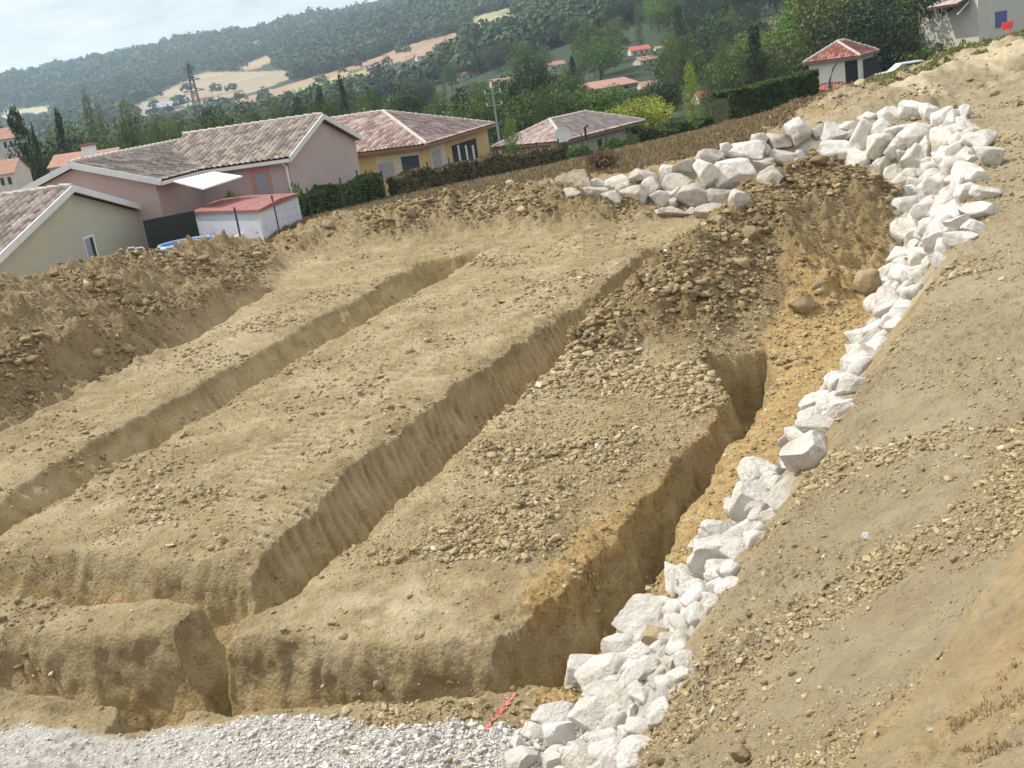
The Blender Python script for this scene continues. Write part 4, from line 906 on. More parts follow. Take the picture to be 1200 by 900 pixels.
# --- low house with pale pinkish roof
ND=P(662,166,.1)[:2];ED=P(756,142,.1)[:2];dD=(ED-ND)/np.linalg.norm(ED-ND);pD=np.array([-dD[1],dD[0]])
eD,wD=hip_house('low_house','low greige house under a pale pink tiled hipped roof',ND,pD,5.4,dD,np.linalg.norm(ED-ND),.1,1.2,-2.9,MW_D,MT_P)
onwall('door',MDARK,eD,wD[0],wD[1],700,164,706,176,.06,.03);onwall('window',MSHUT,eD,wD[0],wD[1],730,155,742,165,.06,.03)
sd_=P(659,165,.6);mb=MB()
for i in range(8):
    a=2*math.pi*i/8
mb.tube([(sd_[0],sd_[1]-.5,.1),(sd_[0],sd_[1]-.5,1.0)],.03);dish=mb.build('mast',MSHUT,None);
dish_e=empty('satellite_dish',(0,0,0));dish.parent=dish_e;V=[];F=[]
mb=MB()
for i in range(4):
    r1=.42*i/4;r2=.42*(i+1)/4
    for k in range(16):
        a=2*math.pi*k/16;b=2*math.pi*(k+1)/16
        f_=lambda r,t:(sd_[0]+r*math.cos(t),sd_[1]-.62-.25*(.42**2-r*r)*-1-.1,.95+r*math.sin(t))
        mb.poly([f_(r1,a),f_(r1,b),f_(r2,b),f_(r2,a)] if i else [f_(r2,b),f_(r2,a),f_(0,0)])
mb.build('reflector',MWHITE,dish_e);tag(dish_e,'white satellite dish at the gutter of the low pale roofed house','satellite dish')
for px,py in ((664,146),(686,155)):
    p=P(px,py,.75);mb=MB();mb.tube([p-[0,0,.4],p+[0,0,.25],p+[.18,0,.35]],.07,6);mb.build('roof_vent',MDARK,eD)
# --- small red roofed building
NE=P(1008,66,1.9)[:2];vd=np.array([.33,.944]);la=np.array([.944,-.33])
lE=(-3.9*la+.9*vd);rE=(1.35*la+6*vd);llE=np.linalg.norm(lE);lrE=np.linalg.norm(rE)
eE,wE=hip_house('red_roofed_building','small cream building with red hipped roof and open arched porch above the field edge',NE,lE/llE,llE,rE/lrE,lrE,1.9,3.0,-1.4,MW_E,MT_R,cat='building',ov=.3)
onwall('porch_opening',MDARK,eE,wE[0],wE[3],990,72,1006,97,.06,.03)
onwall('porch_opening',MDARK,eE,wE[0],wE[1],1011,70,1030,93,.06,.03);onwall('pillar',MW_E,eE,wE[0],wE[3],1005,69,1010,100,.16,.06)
q=wE[3];an=empty('lean_to',(0,0,0));an.parent=eE
pp=[P(950,91,.6),P(968,96,.2),P(984,90,.4),P(970,84,.9)];
off=np.array([-.3,-1,0.])
rp=[np.array([q[0]+.1,q[1]-1.5,-.15]),np.array([q[0]+1.7,q[1]-2.2,-.15]),np.array([q[0]+2.2,q[1]-.9,.35]),np.array([q[0]+.3,q[1]-.1,.35])]
lr_=roofplane(rp,MT_R,eE,'lean_to_roof');mb=MB();mb.prism([(p[0]*1,p[1],-1.4) for p in rp],[(p[0],p[1],p[2]-.12) for p in rp]);mb.build('lean_to_wall',MW_E,eE);bpy.data.objects.remove(an)
# --- house with blue shutters (top right)
p0=P(1147,45,1.6);p1=P(1199,28,1.9);zz=gz(p0[0],p0[1])
MW_F=plain('render_pale_grey',(.60,.56,.47),.95,.06,1);eF=empty('shuttered_house',(0,0,0));a=p0[:2];dF=np.array([.96,.28]);b=a+dF*7.5;gF=np.array([-.28,.96]);mb=MB()
wallpoly(mb,[a,b,b+gF*7,a+gF*7],zz-1,[6.2]*4);mb.build('wall',MW_F,eF)
ws=onwall('window',MBLUE,eF,a,b,1166,14,1180,31,.06,.04);bar((a[0],a[1]-.06,zz-.5),(a[0],a[1]-.06,6.1),.09,.09,MSHUT,eF,'downpipe')
roofplane([(*(a-.35*gF-.35*dF),6.15),(*(b-.35*gF+.35*dF),6.15),(*(b+gF*3.5+.35*dF),7.4),(*(a+gF*3.5-.35*dF),7.4)],MT_B,eF)
roofplane([(*(b+7.35*gF+.35*dF),6.15),(*(a+7.35*gF-.35*dF),6.15),(*(a+gF*3.5-.35*dF),7.4),(*(b+gF*3.5+.35*dF),7.4)],MT_B,eF)
po=roofplane([(*(a-dF*1.6+gF*.6),4.35),(*(a-dF*1.6+gF*4),4.35),(*(a+gF*4),4.95),(*(a+gF*.6),4.95)],MT_P,eF,'porch_roof')
bar((*(a-dF*1.3+gF*.8),4.3),(*(a-dF*1.3+gF*.8),zz),.16,.16,MWHITE,eF,'porch_post');bar((*(a-dF*1.3+gF*.8),3.6),(*(a-dF*.1+gF*.8),4.5),.1,.1,MWHITE,eF,'porch_brace')
tag(eF,'greige house with blue shutters and small white porch at the top right','house')
# --- shed
cs=[P(228,285,-.15)]
s0=P(227,247,1.35)[:2];s1=P(302,245,1.35)[:2];s2=P(348,226,1.35)[:2];s3=s0+(s2-s1)
eS=empty('shed');mb=MB();c4=[s0,s1,s2,s3];wallpoly(mb,c4,-.8,[1.28,1.28,1.28,1.28]);mb.build('wall',plain('shed_white',(.66,.66,.70),.7,.05),eS)
cc=sum(c4)/4;ex=[cc+(p-cc)*1.05 for p in c4];mb=MB();mb.prism([(*p,1.25) for p in ex],[(*p,1.33) for p in ex]);n=len(mb.v)
tp=[(*p,1.335) for p in ex];rd=(ex[0]+ex[3])/2,(ex[1]+ex[2])/2
mb.poly([tp[0],tp[1],(*rd[1],1.42),(*rd[0],1.42)]);mb.poly([tp[2],tp[3],(*rd[0],1.42),(*rd[1],1.42)]);mb.poly([tp[1],tp[2],(*rd[1],1.42)]);mb.poly([tp[3],tp[0],(*rd[0],1.42)])
mb.build('roof',plain('roof_sheet_red',(.30,.13,.11),.8,.15,3),eS);tag(eS,'white garden shed with flat red roof in front of the pink house','shed')
# dark privacy screen between cream house and shed
a=D(168,262,38.6);b=D(228,250,39.6);ef=empty('privacy_screen');o=openbox('netting',plain('dark_net',(.035,.04,.032),.9,.2,6),ef,a[:2],b[:2],b[2]-1.25,b[2]+.1,.03)
for t_ in np.linspace(0,1,4): q=a*(1-t_)+b*t_;bar((q[0],q[1]-.05,b[2]-2.3),(q[0],q[1]-.05,b[2]),.06,.06,MDARK,ef,'post')
tag(ef,'dark green privacy netting between the cream house and the white shed','privacy screen')
a=D(172,298,35.5);b=D(232,282,38);mb=MB();mb.tube([a,b],.07,8);o=mb.build('white_pipe',MWHITE);tag(o,'long pale rail lying below the dark netting','rail')
# pool with blue liner
pc=D(228,287,37.2);zp=pc[2]-.24
ep=empty('swimming_pool',(pc[0],pc[1],zp));mb=MB();ring=[(.95*math.cos(t),.9*math.sin(t)) for t in np.linspace(0,2*math.pi,33)[:-1]]
for i in range(32):
    j=(i+1)%32;a,b=ring[i],ring[j];mb.prism([(*a,-.8),(*b,-.8),(b[0]*.95,b[1]*.95,-.8),(a[0]*.95,a[1]*.95,-.8)],[(*a,.35),(*b,.35),(b[0]*.95,b[1]*.95,.35),(a[0]*.95,a[1]*.95,.35)])
mb.build('liner',plain('pool_blue',(.05,.22,.55),.5,.1),ep);mb=MB();mb.poly([(x*.94,y*.94,.22) for x,y in ring]);mw,nt_,bw=newmat('pool_water',.05);bw.inputs['Base Color'].default_value=(.12,.38,.62,1);mb.build('water',mw,ep)
mb=MB();mb.tube([(-.2+x*1.03,y*1.03,.37) for x,y in ring]+[(-.2+ring[0][0]*1.03,ring[0][1]*1.03,.37)],.05,6);mb.build('rim',plain('rim_blue',(.35,.5,.75),.4),ep);tag(ep,'round blue garden pool at the foot of the white shed','swimming pool')
# white garden rails
for i,(px) in enumerate((155,165)):
    p=D(px,298,32.5);mb=MB();mb.tube([p+[-.13,0,-.6],p+[-.13,0,.14],p+[-.08,0,.2],p+[.09,0,.2],p+[.14,0,.14],p+[.14,0,-.6]],.022,6);o=mb.build('garden_chair',MWHITE)
    for q in (0,): pass
    mb=MB();mb.box(p+[0,.02,.0],(.2,.02,.06));mb.build('back_slat',MWHITE,o);tag(o,['left one of two white tube chair backs beside the cream house','right one of two white tube chair backs beside the cream house'][i],'garden chair','white chairs beside the cream house')
a=D(272,281,37.5);b=D(300,268,38.5);mb=MB();mb.tube([a,b],.09,8);o=mb.build('white_pipe',MWHITE);tag(o,'white pipe lying on the ground in front of the shed','pipe')
# ------------------------------------------------------------------ fence with posts and hedges
MPOST=plain('post_dark',(.06,.065,.06),.8,.3,9);mm,nt_,bb=newmat('wire_mesh',.6);bb.inputs['Base Color'].default_value=(.10,.12,.10,1)
posts=[(274,250,284,288,36.6),(319,240,327,272,38.5),(361,228,367,261,40.5),(400,215,405,247,43),(420,212,424,236,46)]
FE=empty('field_fence');prev=None
pts=[]
for x0,y0,x1,y1,Y in posts: pts.append((D(x1,y1,Y)))
for px,py,Y in [(452,231,46.5),(480,225,47.2),(505,220,48),(530,215,49),(556,210,50),(582,204,51),(606,199,52),(632,194,53),(657,188,54),(684,182,55),(712,176,56),(740,170,57)]: pts.append(D(px,py,Y))
for i,p in enumerate(pts):
    z=gz(p[0],p[1]);z=p[2] if i<5 else z;mb=MB();mb.tube([(p[0],p[1],z-.4),(p[0],p[1],z+1.3)],.035,6);mb.build('post',MPOST,FE);pts[i]=np.array([p[0],p[1],z])
mb=MB()
for p,q in zip(pts[:-1],pts[1:]):
    for h_ in (.15,.42,.7,.98,1.22): mb.tube([p+[0,0,h_],q+[0,0,h_]],.003,3)
    L=np.linalg.norm(q-p)
    for t_ in np.arange(.04,1,.6/L): m_=p+(q-p)*t_;mb.tube([m_+[0,0,.15],m_+[0,0,1.22]],.002,3)
mb.build('wire',mm,FE);tag(FE,'thin wire fence on dark posts along the lower edge of the dry field','fence')
def hedge(name,label,a,b,w,h0,h1,leaf,n,size,cat='hedge',rag=.12,seed=1,zoff=0):
    rg=np.random.default_rng(seed);a=np.array(a,float);b=np.array(b,float);t=b-a;L=np.linalg.norm(t);t/=L;nn=np.array([-t[1],t[0]])
    s=rg.uniform(0,L,n);face=rg.uniform(0,1,n);zz_=np.array([gz(*(a+t*q)) for q in np.linspace(0,L,20)]);zg=np.interp(s,np.linspace(0,L,20),zz_)
    hh=(h0+(h1-h0)*s/L)*(1+rag*2*n2(s/.9,s*0,seed)+rag*n2(s/.25,s*0,seed+1))
    top=face<.3;d=np.where(top,rg.uniform(-w/2,w/2,n),np.where(face<.75,-w/2,w/2)*(1+rag*rg.normal(size=n)*.6));z=np.where(top,hh*(1-abs(rg.normal(size=n))*.04),hh*rg.uniform(0,1,n))
    p=np.c_[a[0]+t[0]*s+nn[0]*d,a[1]+t[1]*s+nn[1]*d,zg+z+zoff];A_=rg.normal(size=(n,3));A_/=np.linalg.norm(A_,axis=1)[:,None];B_=np.cross(A_,rg.normal(size=(n,3)));B_/=np.linalg.norm(B_,axis=1)[:,None];q=size*rg.uniform(.6,1.4,n)[:,None]
    V=np.stack([p-A_*q,p+B_*q*.6,p+A_*q,p-B_*q*.6],1).reshape(-1,3);tt=np.clip(.5+.2*rg.normal(size=n)+.5*n2(s/.8,z/.6,seed+3),0,1);tt=np.repeat(tt,4)
    o=link(name,mkmesh(name,V,np.arange(4*n).reshape(-1,4),False,{'tint':np.c_[tt,tt,tt]}),ML[leaf])
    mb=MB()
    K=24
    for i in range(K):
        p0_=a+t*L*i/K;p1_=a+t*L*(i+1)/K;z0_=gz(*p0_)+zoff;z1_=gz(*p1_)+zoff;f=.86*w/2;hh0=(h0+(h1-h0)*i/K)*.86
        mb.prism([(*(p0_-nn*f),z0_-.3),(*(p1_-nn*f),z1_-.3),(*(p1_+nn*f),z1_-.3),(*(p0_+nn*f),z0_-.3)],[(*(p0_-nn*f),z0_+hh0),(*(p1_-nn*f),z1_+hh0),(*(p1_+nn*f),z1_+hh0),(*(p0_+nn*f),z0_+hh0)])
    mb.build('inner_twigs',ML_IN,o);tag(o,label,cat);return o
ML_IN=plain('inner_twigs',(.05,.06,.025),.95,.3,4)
def pxh(px,py,Y): return D(px,py,Y)[:2]
hedge('hedge','dark green clipped hedge between the shed and the pink gable wall',pxh(350,240,44.5),pxh(440,222,49.5),.9,1.05,1.15,'mid',5200,.09,seed=2)
hedge('dry_hedge','brownish half dry hedge in front of the ochre house',pxh(462,226,49.3),pxh(660,182,57.5),.7,.9,1.1,'dry',12000,.09,rag=.14,seed=3)
hedge('hedge','ragged green hedge right of the low pale roofed house',pxh(742,168,60),pxh(842,145,64),1.0,1.3,1.2,'mid',6000,.1,rag=.2,seed=4)
HA_=D(846,146,62);HB_=D(950,116,66)
hedge('clipped_hedge','tall dark green clipped hedge at the upper edge of the dry field',HA_[:2],HB_[:2],1.4,2.5,2.8,'mid',16000,.10,rag=.03,seed=5,zoff=0)
T(598,148,58,34,'poplar','bright','narrow bright green tree between the ochre house and the pale roofed house',seed=1)
T(270,218,43.5,26,'bush','bright','bright green bush under the awning of the pink house',cat='bush',seed=1,hmin=1.0)
T(340,208,44,30,'bush','bright','bright green bush between shed and pink gable',cat='bush',seed=2,hmin=1.0)
T(432,196,50.5,34,'bush','mid','green shrub in front of the ochre house corner',cat='bush',seed=3,hmin=1.2)
T(497,192,51,22,'bush','bright','light shrub behind the dry hedge at the ochre house corner',cat='bush',seed=1,hmin=1.2)
T(304,262,37.5,20,'bush','olive','small grey-green weed bush beside the fence by the shed',cat='bush',seed=1,hmin=.5)
T(678,170,56,34,'bush','bright','bright green bush in front of the low pale roofed house',cat='bush',seed=2,hmin=1)
T(718,162,57,40,'bush','mid','green bush at the door of the low pale roofed house',cat='bush',seed=3,hmin=1)
# dead shrub on the field
p=hit(708,200);e=empty('dead_shrub',tuple(p));mb=MB();rg=random.Random(3)
for i in range(46):
    a=rg.uniform(0,6.28);l=rg.uniform(.4,1.0);dx,dy=math.cos(a)*l,math.sin(a)*l*.6;mb.tube([(0,0,0),(dx*.5,dy*.5,rg.uniform(.15,.45)),(dx,dy,rg.uniform(.25,.8))],[.022,.013,.005],4)
mb.build('branches',MBARK,e);V,F,t_=crown('bush',.7,1.3,900,.05,5);V=V.copy();link('dry_leaves',mkmesh('dry_leaves',V,F,False,{'tint':np.c_[t_,t_,t_]}),ML['red'],e);tag(e,'uprooted brown dead shrub on the dry field above the rock wall','shrub')
# ------------------------------------------------------------------ poles, pylon
MCONC=plain('concrete_pole',(.32,.31,.29),.9,.1);MSTEEL=plain('pylon_steel',(.12,.13,.14),.7,.2)
p=D(577,106,92);zb=gz(p[0],92);e=empty('telegraph_pole',(p[0],92,zb));h=p[2]-zb;mb=MB();mb.tube([(0,0,-.3),(0,0,h)],[.12,.07],8);mb.build('pole',MCONC,e)
for k,w_ in ((.2,.7),(1.2,.7)): mb=MB();mb.box((0,0,h-k),(w_*2,.07,.07));c=mb.build('crossarm',MCONC,e);
for k in (.2,1.2):
    for x_ in (-.62,0,.62): mb=MB();mb.tube([(x_,0,h-k+.05),(x_,0,h-k+.28)],.05,6);mb.build('insulator',MWHITE,e)
tag(e,'grey concrete telegraph pole with two crossarms above the ochre house roof','pole')
def pylon(px,py,Y,label):
    p=D(px,py,Y);zb=gz(p[0],Y);h=p[2]-zb;e=empty('lattice_pylon',(p[0],Y,zb));mb=MB();bw=h*.055;R_=h*.0042
    def wd(t): return bw*(1-t)**1.1+h*.012
    for sx in (-1,1):
        for sy in (-1,1):
            mb2=MB();mb2.tube([(sx*wd(t),sy*wd(t),h*t) for t in np.linspace(0,1,9)],R_,5);mb2.build('leg',MSTEEL,e)
    ts=[0,.16,.3,.43,.54,.64,.73,.81,.88,.94,1]
    for i in range(10):
        a,b=ts[i],ts[i+1]
        for s in (-1,1):
            mb.tube([(-wd(a),s*wd(a),h*a),(wd(b),s*wd(b),h*b)],R_*.7,4);mb.tube([(wd(a),s*wd(a),h*a),(-wd(b),s*wd(b),h*b)],R_*.7,4);mb.tube([(s*wd(a),-wd(a),h*a),(s*wd(b),wd(b),h*b)],R_*.7,4)
    mb.build('bracing',MSTEEL,e)
    for t,w_ in ((.72,.11),(.83,.09),(.94,.06)):
        m=MB();m.tube([(-h*w_,0,h*t),(0,0,h*(t+.035)),(h*w_,0,h*t)],R_,5);m.tube([(-h*w_,0,h*t),(h*w_,0,h*t)],R_,5);m.build('crossarm',MSTEEL,e)
    tag(e,label,'pylon')
pylon(220,74,330,'dark steel lattice pylon standing before the tan field')
# ------------------------------------------------------------------ distant buildings
MROOFG=plain('roof_grey',(.33,.33,.34),.7,.1);far_tiles=plain('far_tiles',(.42,.24,.18),.9,.15);far_red=plain('far_red',(.5,.15,.1),.9,.1);far_wall=plain('far_wall',(.62,.57,.50),.9,.06)
def farhouse(px,py,Y,wpx,hpx,label,roof=far_tiles,wallm=far_wall,name='house',rot=.2,dep=.7,group=None):
    if Y>=128 and Y<1000:
        p2=hit(px,py+hpx*.9,1600)
        if p2 is not None and p2[1]>100: Y=float(p2[1])
    p=D(px,py,Y);L=wpx*np.linalg.norm(p-CAMP)/FPX;hh=hpx*np.linalg.norm(p-CAMP)/FPX;dw=L*dep;zt=p[2]
    e=empty(name,(p[0],Y,zt),rot);rise=hh*.42;wl=-rise;b=min(-hh-.5,gz(p[0],Y)-zt-.3)
    mb=MB();c=[(-L/2,-dw/2),(L/2,-dw/2),(L/2,dw/2),(-L/2,dw/2)]
    mb.poly([(*c[0],b),(*c[1],b),(*c[1],wl),(*c[0],wl)]);mb.poly([(*c[1],b),(*c[2],b),(*c[2],wl),(L/2,0,0),(*c[1],wl)]);mb.poly([(*c[2],b),(*c[3],b),(*c[3],wl),(*c[2],wl)]);mb.poly([(*c[3],b),(*c[0],b),(*c[0],wl),(-L/2,0,0),(*c[3],wl)]);mb.build('wall',wallm,e)
    o=L*.04;mb=MB()
    for s in (-1,1):
        q=[(-L/2-o,s*(dw/2+o),wl-rise*.08),(L/2+o,s*(dw/2+o),wl-rise*.08),(L/2+o,0,.02),(-L/2-o,0,.02)];mb.prism(q,[(a_,b_,c_+L*.012) for a_,b_,c_ in q])
    mb.build('roof',roof,e)
    for k in (-.28,.05,.3):
        mb=MB();mb.box((k*L,-dw/2-.02,wl-(hh-rise)*.45),(L*.09,.08,(hh-rise)*.42));mb.build('window',MGLASS,e)
    tag(e,label,'house',group);return e
farhouse(8,150,92,30,24,'pale two storey house with tile roof at the left edge, behind the cedar',rot=-.3)
farhouse(5,188,66,36,30,'pale house with tile roof low at the left edge below the cedar',rot=-.3)
farhouse(82,180,66,40,26,'grey house with orange tiles just left of the pink gable peak',rot=-.4,wallm=MW_D)
farhouse(120,176,78,34,14,'house with orange roof seen between the conifers and the pink ridge',rot=.1)
farhouse(700,96,175,70,16,'long house with brown tiled roof amid trees above the yellow-green tree',rot=.5)
farhouse(760,95,165,24,12,'house end with pale chimney right of the long brown roof',rot=.2)
farhouse(748,54,260,22,10,'red roofed house high in the woods above the long brown roof',roof=far_red,rot=.1)
farhouse(774,54,255,14,5,'tiny white wall seen in the woods right of the high red roof',rot=.1)
farhouse(825,106,128,24,16,'small red roofed house behind the yellow poplar',roof=far_red,rot=.3)
farhouse(905,24,300,22,8,'house with pink roof in the woods at the top centre right',rot=.2)
farhouse(650,72,250,20,9,'pinkish house in the woods above the big dark tree',rot=.3)
farhouse(756,66,235,24,9,'brown roof low in the woods below the high red roof',rot=.4)
farhouse(548,84,330,24,8,'pale house on the hillside left of the pole',rot=.2)
farhouse(500,62,420,26,7,'white house high on the hillside under the tan field',rot=.2)
farhouse(585,92,300,24,8,'pale low house just right of the telegraph pole',rot=.4)
farhouse(455,104,260,20,7,'white low house in the trees left of centre',rot=.1)
farhouse(436,72,560,20,8,'large white farmhouse beside the upper ploughed field',rot=-.1)
farhouse(415,78,560,14,8,'brown farmhouse beside the upper ploughed field, left one',rot=-.1)
farhouse(560,50,430,18,7,'house with pale walls on the hillside below the skyline trees',rot=.1)
farhouse(602,18,620,20,8,'tan house on the high hillside near the top of the picture',rot=.1)
farhouse(282,118,430,24,10,'white house with orange roof below the tan field',roof=far_tiles,rot=.1)
farhouse(190,120,420,34,12,'grey metal roofed barn at the foot of the tan field, largest of its row',roof=MROOFG,wallm=MW_D,name='barn',rot=.2,dep=1.2)
farhouse(212,116,440,22,7,'low grey roofed shed right of the barn under the tan field',roof=MROOFG,wallm=MW_D,name='barn',rot=.2)
farhouse(238,112,460,20,6,'long low orange building behind the pylon',name='barn',rot=.2)
farhouse(162,82,1500,24,4,'long pale building on the far skyline at left',wallm=far_wall,roof=MROOFG,name='farm_building',rot=.1)
farhouse(300,48,1300,6,8,'small dark tower on the skyline above the tan field',roof=MROOFG,wallm=MW_D,name='tower',rot=.1)
# ------------------------------------------------------------------ car, log tarpaulin, stake
p=D(1062,76,70);zc_=p[2]-.75;e=empty('white_car',(p[0],p[1],zc_-.55),math.radians(-8));mcar,nt_,bcar=newmat('car_white',.25);bcar.inputs['Base Color'].default_value=(.7,.72,.74,1)
mb=MB();L_=2.0;prof=[(-2,.35),(-2,.85),(-1.75,.98),(-1.0,1.05),(-.45,1.45),(.9,1.47),(1.6,1.0),(2,.9),(2.05,.4)]
mb.prism([(x_,-.8,z_) for x_,z_ in prof],[(x_,.8,z_) for x_,z_ in prof]);mb.build('body',mcar,e)
for s in (-.815,.815):
    mb=MB();mb.prism([(x_,s-.01,z_) for x_,z_ in [(-.85,1.05),(-.42,1.38),(.82,1.4),(1.3,1.05)]],[(x_,s+.01,z_) for x_,z_ in [(-.85,1.05),(-.42,1.38),(.82,1.4),(1.3,1.05)]]);mb.build('side_window',MGLASS,e)
    for x_ in (-1.25,1.3):
        mb=MB();mb.tube([(x_,s*.85,.33),(x_,s*1.02,.33)],.33,18);t_=mb.build('wheel',MDARK,e);mb=MB();mb.tube([(x_,s*1.02,.33),(x_,s*1.035,.33)],.19,14);mb.build('rim',MSTEEL,t_)
for s in (-.6,.6): mb=MB();mb.box((-2.0,s,.72),(.05,.3,.14));mb.build('headlight',MGLASS,e)
tag(e,'white car mostly hidden behind the crest of the field near the bushes','car')
a=D(966,115,52);b=D(1016,103,54);rg=np.random.default_rng(2);V=[];n_=26
e=empty('covered_log_stack',(0,0,0));mb=MB()
for i in range(6): q=a+(b-a)*(i/6+.04);mb.tube([q+[0,0,-.1],q+(b-a)/6*.9+[0,0,-.1]],.22,8)
mb.build('logs',MBARK,e);mb=MB()
for i in range(n_):
    f0=i/n_;f1=(i+1)/n_;q0=a+(b-a)*f0;q1=a+(b-a)*f1;h0=.2+.06*math.sin(i*2.1);h1=.2+.06*math.sin((i+1)*2.1)
    mb.poly([q0+[0,-.42,-.1],q1+[0,-.42,-.1],q1+[0,-.2,h1],q0+[0,-.2,h0]]);mb.poly([q0+[0,-.2,h0],q1+[0,-.2,h1],q1+[0,.3,h1],q0+[0,.3,h0]])
mb.build('tarpaulin',MWHITE,e);tag(e,'long low stack under white sheeting on the field crest before the red roofed building','stack')
a=D(973,108,51.5);mb=MB();mb.tube([a+[0,0,-.4],a+[0,0,.5],a+[.18,0,1.0],a+[.42,0,1.35]],[.06,.05,.04,.03],7);o=mb.build('bent_pole',MPOST);tag(o,'dark bent pole standing before the small red roofed building','pole')
p=hit(1184,47,80)
if p is None or p[1]>60: p=D(1184,47,38);p[2]=gz(p[0],p[1])
e=empty('survey_stake',tuple(p));mb=MB();h_=19*np.linalg.norm(p-CAMP)/FPX;mb.box((0,0,h_*.45),(.05,.05,h_));mb.build('stake',plain('stake_wood',(.5,.2,.12),.9),e);mb=MB();w_=9*np.linalg.norm(p-CAMP)/FPX
mb.prism([(-w_,-.01,h_*.55),(w_*.3,-.01,h_*.6),(w_*.4,-.01,h_),(-w_*.9,-.01,h_*.95)],[(-w_,.015,h_*.55),(w_*.3,.015,h_*.6),(w_*.4,.015,h_),(-w_*.9,.015,h_*.95)]);mr=plain('signal_red',(.85,.08,.09),.6,.05);mb.build('flag',mr,e);tag(e,'red signal flag on a stake below the house with blue shutters','marker flag')
# dry grass tufts on the field and on the near bank
def tufts(name,X,Y,hh,mat,label,cat,blades=7):
    z=height(X,Y)[0];n=len(X);K=blades;a=rng.uniform(0,6.28,(n,K));ln=hh[:,None]*rng.uniform(.5,1.2,(n,K));sp=rng.uniform(.1,.9,(n,K))
    bx=X[:,None]+rng.normal(0,.25,(n,K))*hh[:,None];by=Y[:,None]+rng.normal(0,.25,(n,K))*hh[:,None];bz=np.repeat(z[:,None],K,1)-.01
    dx=np.cos(a)*sp*ln;dy=np.sin(a)*sp*ln;dz=ln*np.sqrt(np.clip(1-sp**2*.6,.1,1));w=(np.hypot(X,Y)*.0007+.0015)[:,None]*np.ones((1,K));px_=-np.sin(a)*w;py_=np.cos(a)*w
    V=np.stack([np.stack([bx-px_,by-py_,bz],-1),np.stack([bx+px_,by+py_,bz],-1),np.stack([bx+dx,by+dy,bz+dz],-1)],2).reshape(-1,3);F=np.arange(len(V)).reshape(-1,3)
    t=np.repeat(rng.uniform(0,1,n*K),3);o=link(name,mkmesh(name,V,F,False,{'tint':np.c_[t,t,t]}),mat);tag(o,label,cat,kind='stuff')
MSTRAW=mat_leaf('straw',[(0,(.09,.068,.036)),(.5,(.19,.14,.08)),(1,(.29,.225,.14))],.2);MGRN=mat_leaf('weeds',[(0,(.07,.09,.03)),(.5,(.15,.16,.06)),(1,(.3,.27,.12))],.2)
X,Y=cands(200000,26,62,-20,34);z_,sd_,hp_,_,_=height(X,Y,False);k=(sd_>.8)&(hp_<.1)&((Y>33)|(X<-9))&(X<8+(Y-33)*.62)&(rng.uniform(0,1,len(X))<.65);X,Y=X[k],Y[k];tufts('dry_grass',X,Y,rng.uniform(.06,.2,len(X)),MSTRAW,'dry straw coloured grass on the unbuilt field','dry grass',4)
X,Y=cands(26000,2.0,5,15,42);d_=P(1100,905,2.45);k=(bankmask(X,Y)>.9)&(rng.uniform(0,1,len(X))<1);qx,qy=Q(X,Y,height(X,Y,False)[0]);k&=(qy>880-(qx-1120)*1.2)&(qx>1110)&(fbm(X,Y,.12,3,501)>-.02);X,Y=X[k],Y[k]
tufts('dry_bank_grass',X,Y,rng.uniform(.008,.028,len(X)),MSTRAW,'thin dry grass and roots on the smooth bank at the bottom right corner','dry grass',5)
X,Y=cands(60000,34,60,14,34);z_,sd_,hp_,_,_=height(X,Y,False);k=(sd_>1)&(X>8+(Y-33)*.62+1)&(fbm(X,Y,2.2,3,502)>.02)&(Y>38);X,Y=X[k],Y[k];tufts('weeds',X,Y,rng.uniform(.05,.16,len(X)),MGRN,'greenish weeds on the rough crest near the house with blue shutters','weeds',5)
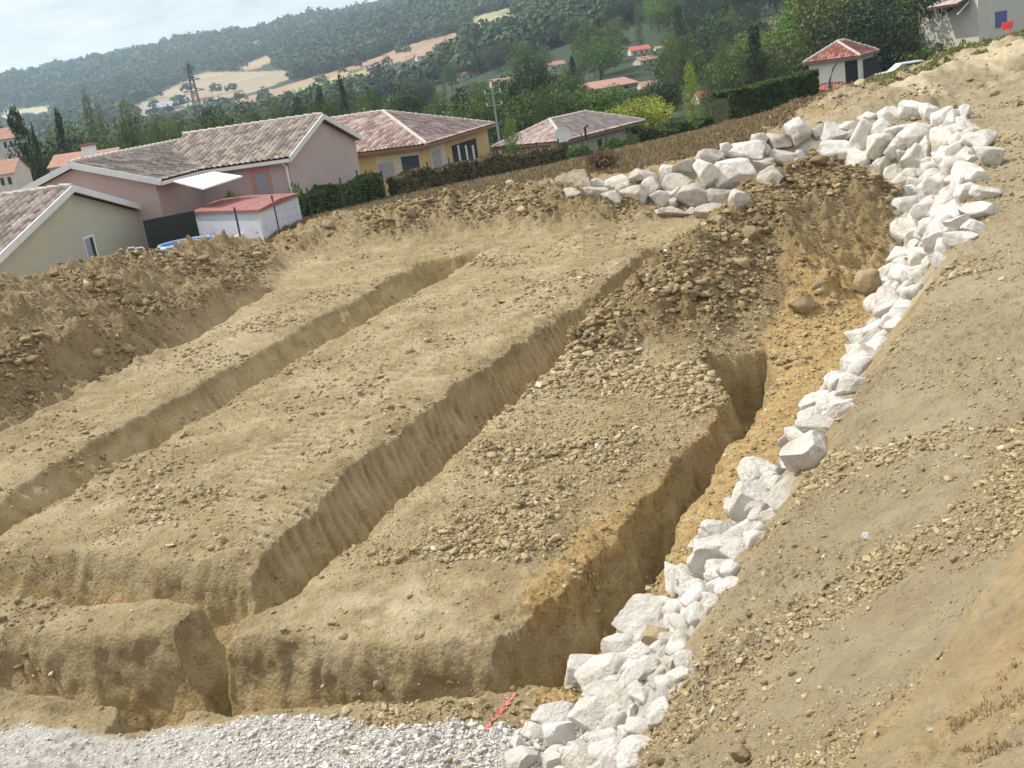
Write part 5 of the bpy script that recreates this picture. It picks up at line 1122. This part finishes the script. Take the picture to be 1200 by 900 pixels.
# ------------------------------------------------------------------ light, sky, air
SAZ=math.radians(-64);SEL=math.radians(50)
w=bpy.data.worlds.new('World');S.world=w;w.use_nodes=True;nt=w.node_tree;bg=nt.nodes['Background']
sky=nt.nodes.new('ShaderNodeTexSky');sky.sky_type='NISHITA';sky.sun_disc=False;sky.sun_elevation=SEL;sky.sun_rotation=SAZ
sky.air_density=1.0;sky.dust_density=3.0;sky.ozone_density=1.0
tc=nt.nodes.new('ShaderNodeTexCoord');mp=nt.nodes.new('ShaderNodeMapping');mp.inputs['Scale'].default_value=(1,1,3.2);nt.links.new(tc.outputs['Generated'],mp.inputs[0])
cf=noise(nt,mp.outputs[0],3.4,8,.6,.3)
cl=ramp(nt,cf,[(.40,(0,0,0)),(.66,(1,1,1))])
c=mix(nt,sky.outputs[0],(15.0,15.8,16.4),mth(nt,'MULTIPLY_ADD',cl,.6,.35))
nt.links.new(c,bg.inputs[0]);bg.inputs[1].default_value=.1
sl=bpy.data.lights.new('sun','SUN');sl.energy=4.2;sl.angle=math.radians(.6);sl.color=(1,.95,.86);so=bpy.data.objects.new('sun',sl);COL.objects.link(so)
sd3=Vector((math.sin(SAZ)*math.cos(SEL),math.cos(SAZ)*math.cos(SEL),math.sin(SEL)));so.rotation_euler=sd3.to_track_quat('Z','Y').to_euler();so.location=(0,0,50)
mh=bpy.data.materials.new('haze_air');mh.use_nodes=True;nt=mh.node_tree;nt.nodes.clear();o_=nt.nodes.new('ShaderNodeOutputMaterial');pv=nt.nodes.new('ShaderNodeVolumePrincipled')
pv.inputs['Color'].default_value=(.66,.82,1.0,1);pv.inputs['Density'].default_value=.00025;pv.inputs['Anisotropy'].default_value=.3;nt.links.new(pv.outputs[0],o_.inputs['Volume'])
mb=MB();mb.box((0,0,90),(7400,7400,260));hz=mb.build('haze',mh);tag(hz,kind='stuff')
S.view_settings.view_transform='Standard';S.view_settings.look='None';S.view_settings.exposure=0.0;S.view_settings.gamma=1;S.view_settings.use_curve_mapping=False
S.cycles.volume_bounces=1;S.cycles.max_bounces=6;S.cycles.diffuse_bounces=3
S.cycles.use_denoising=True
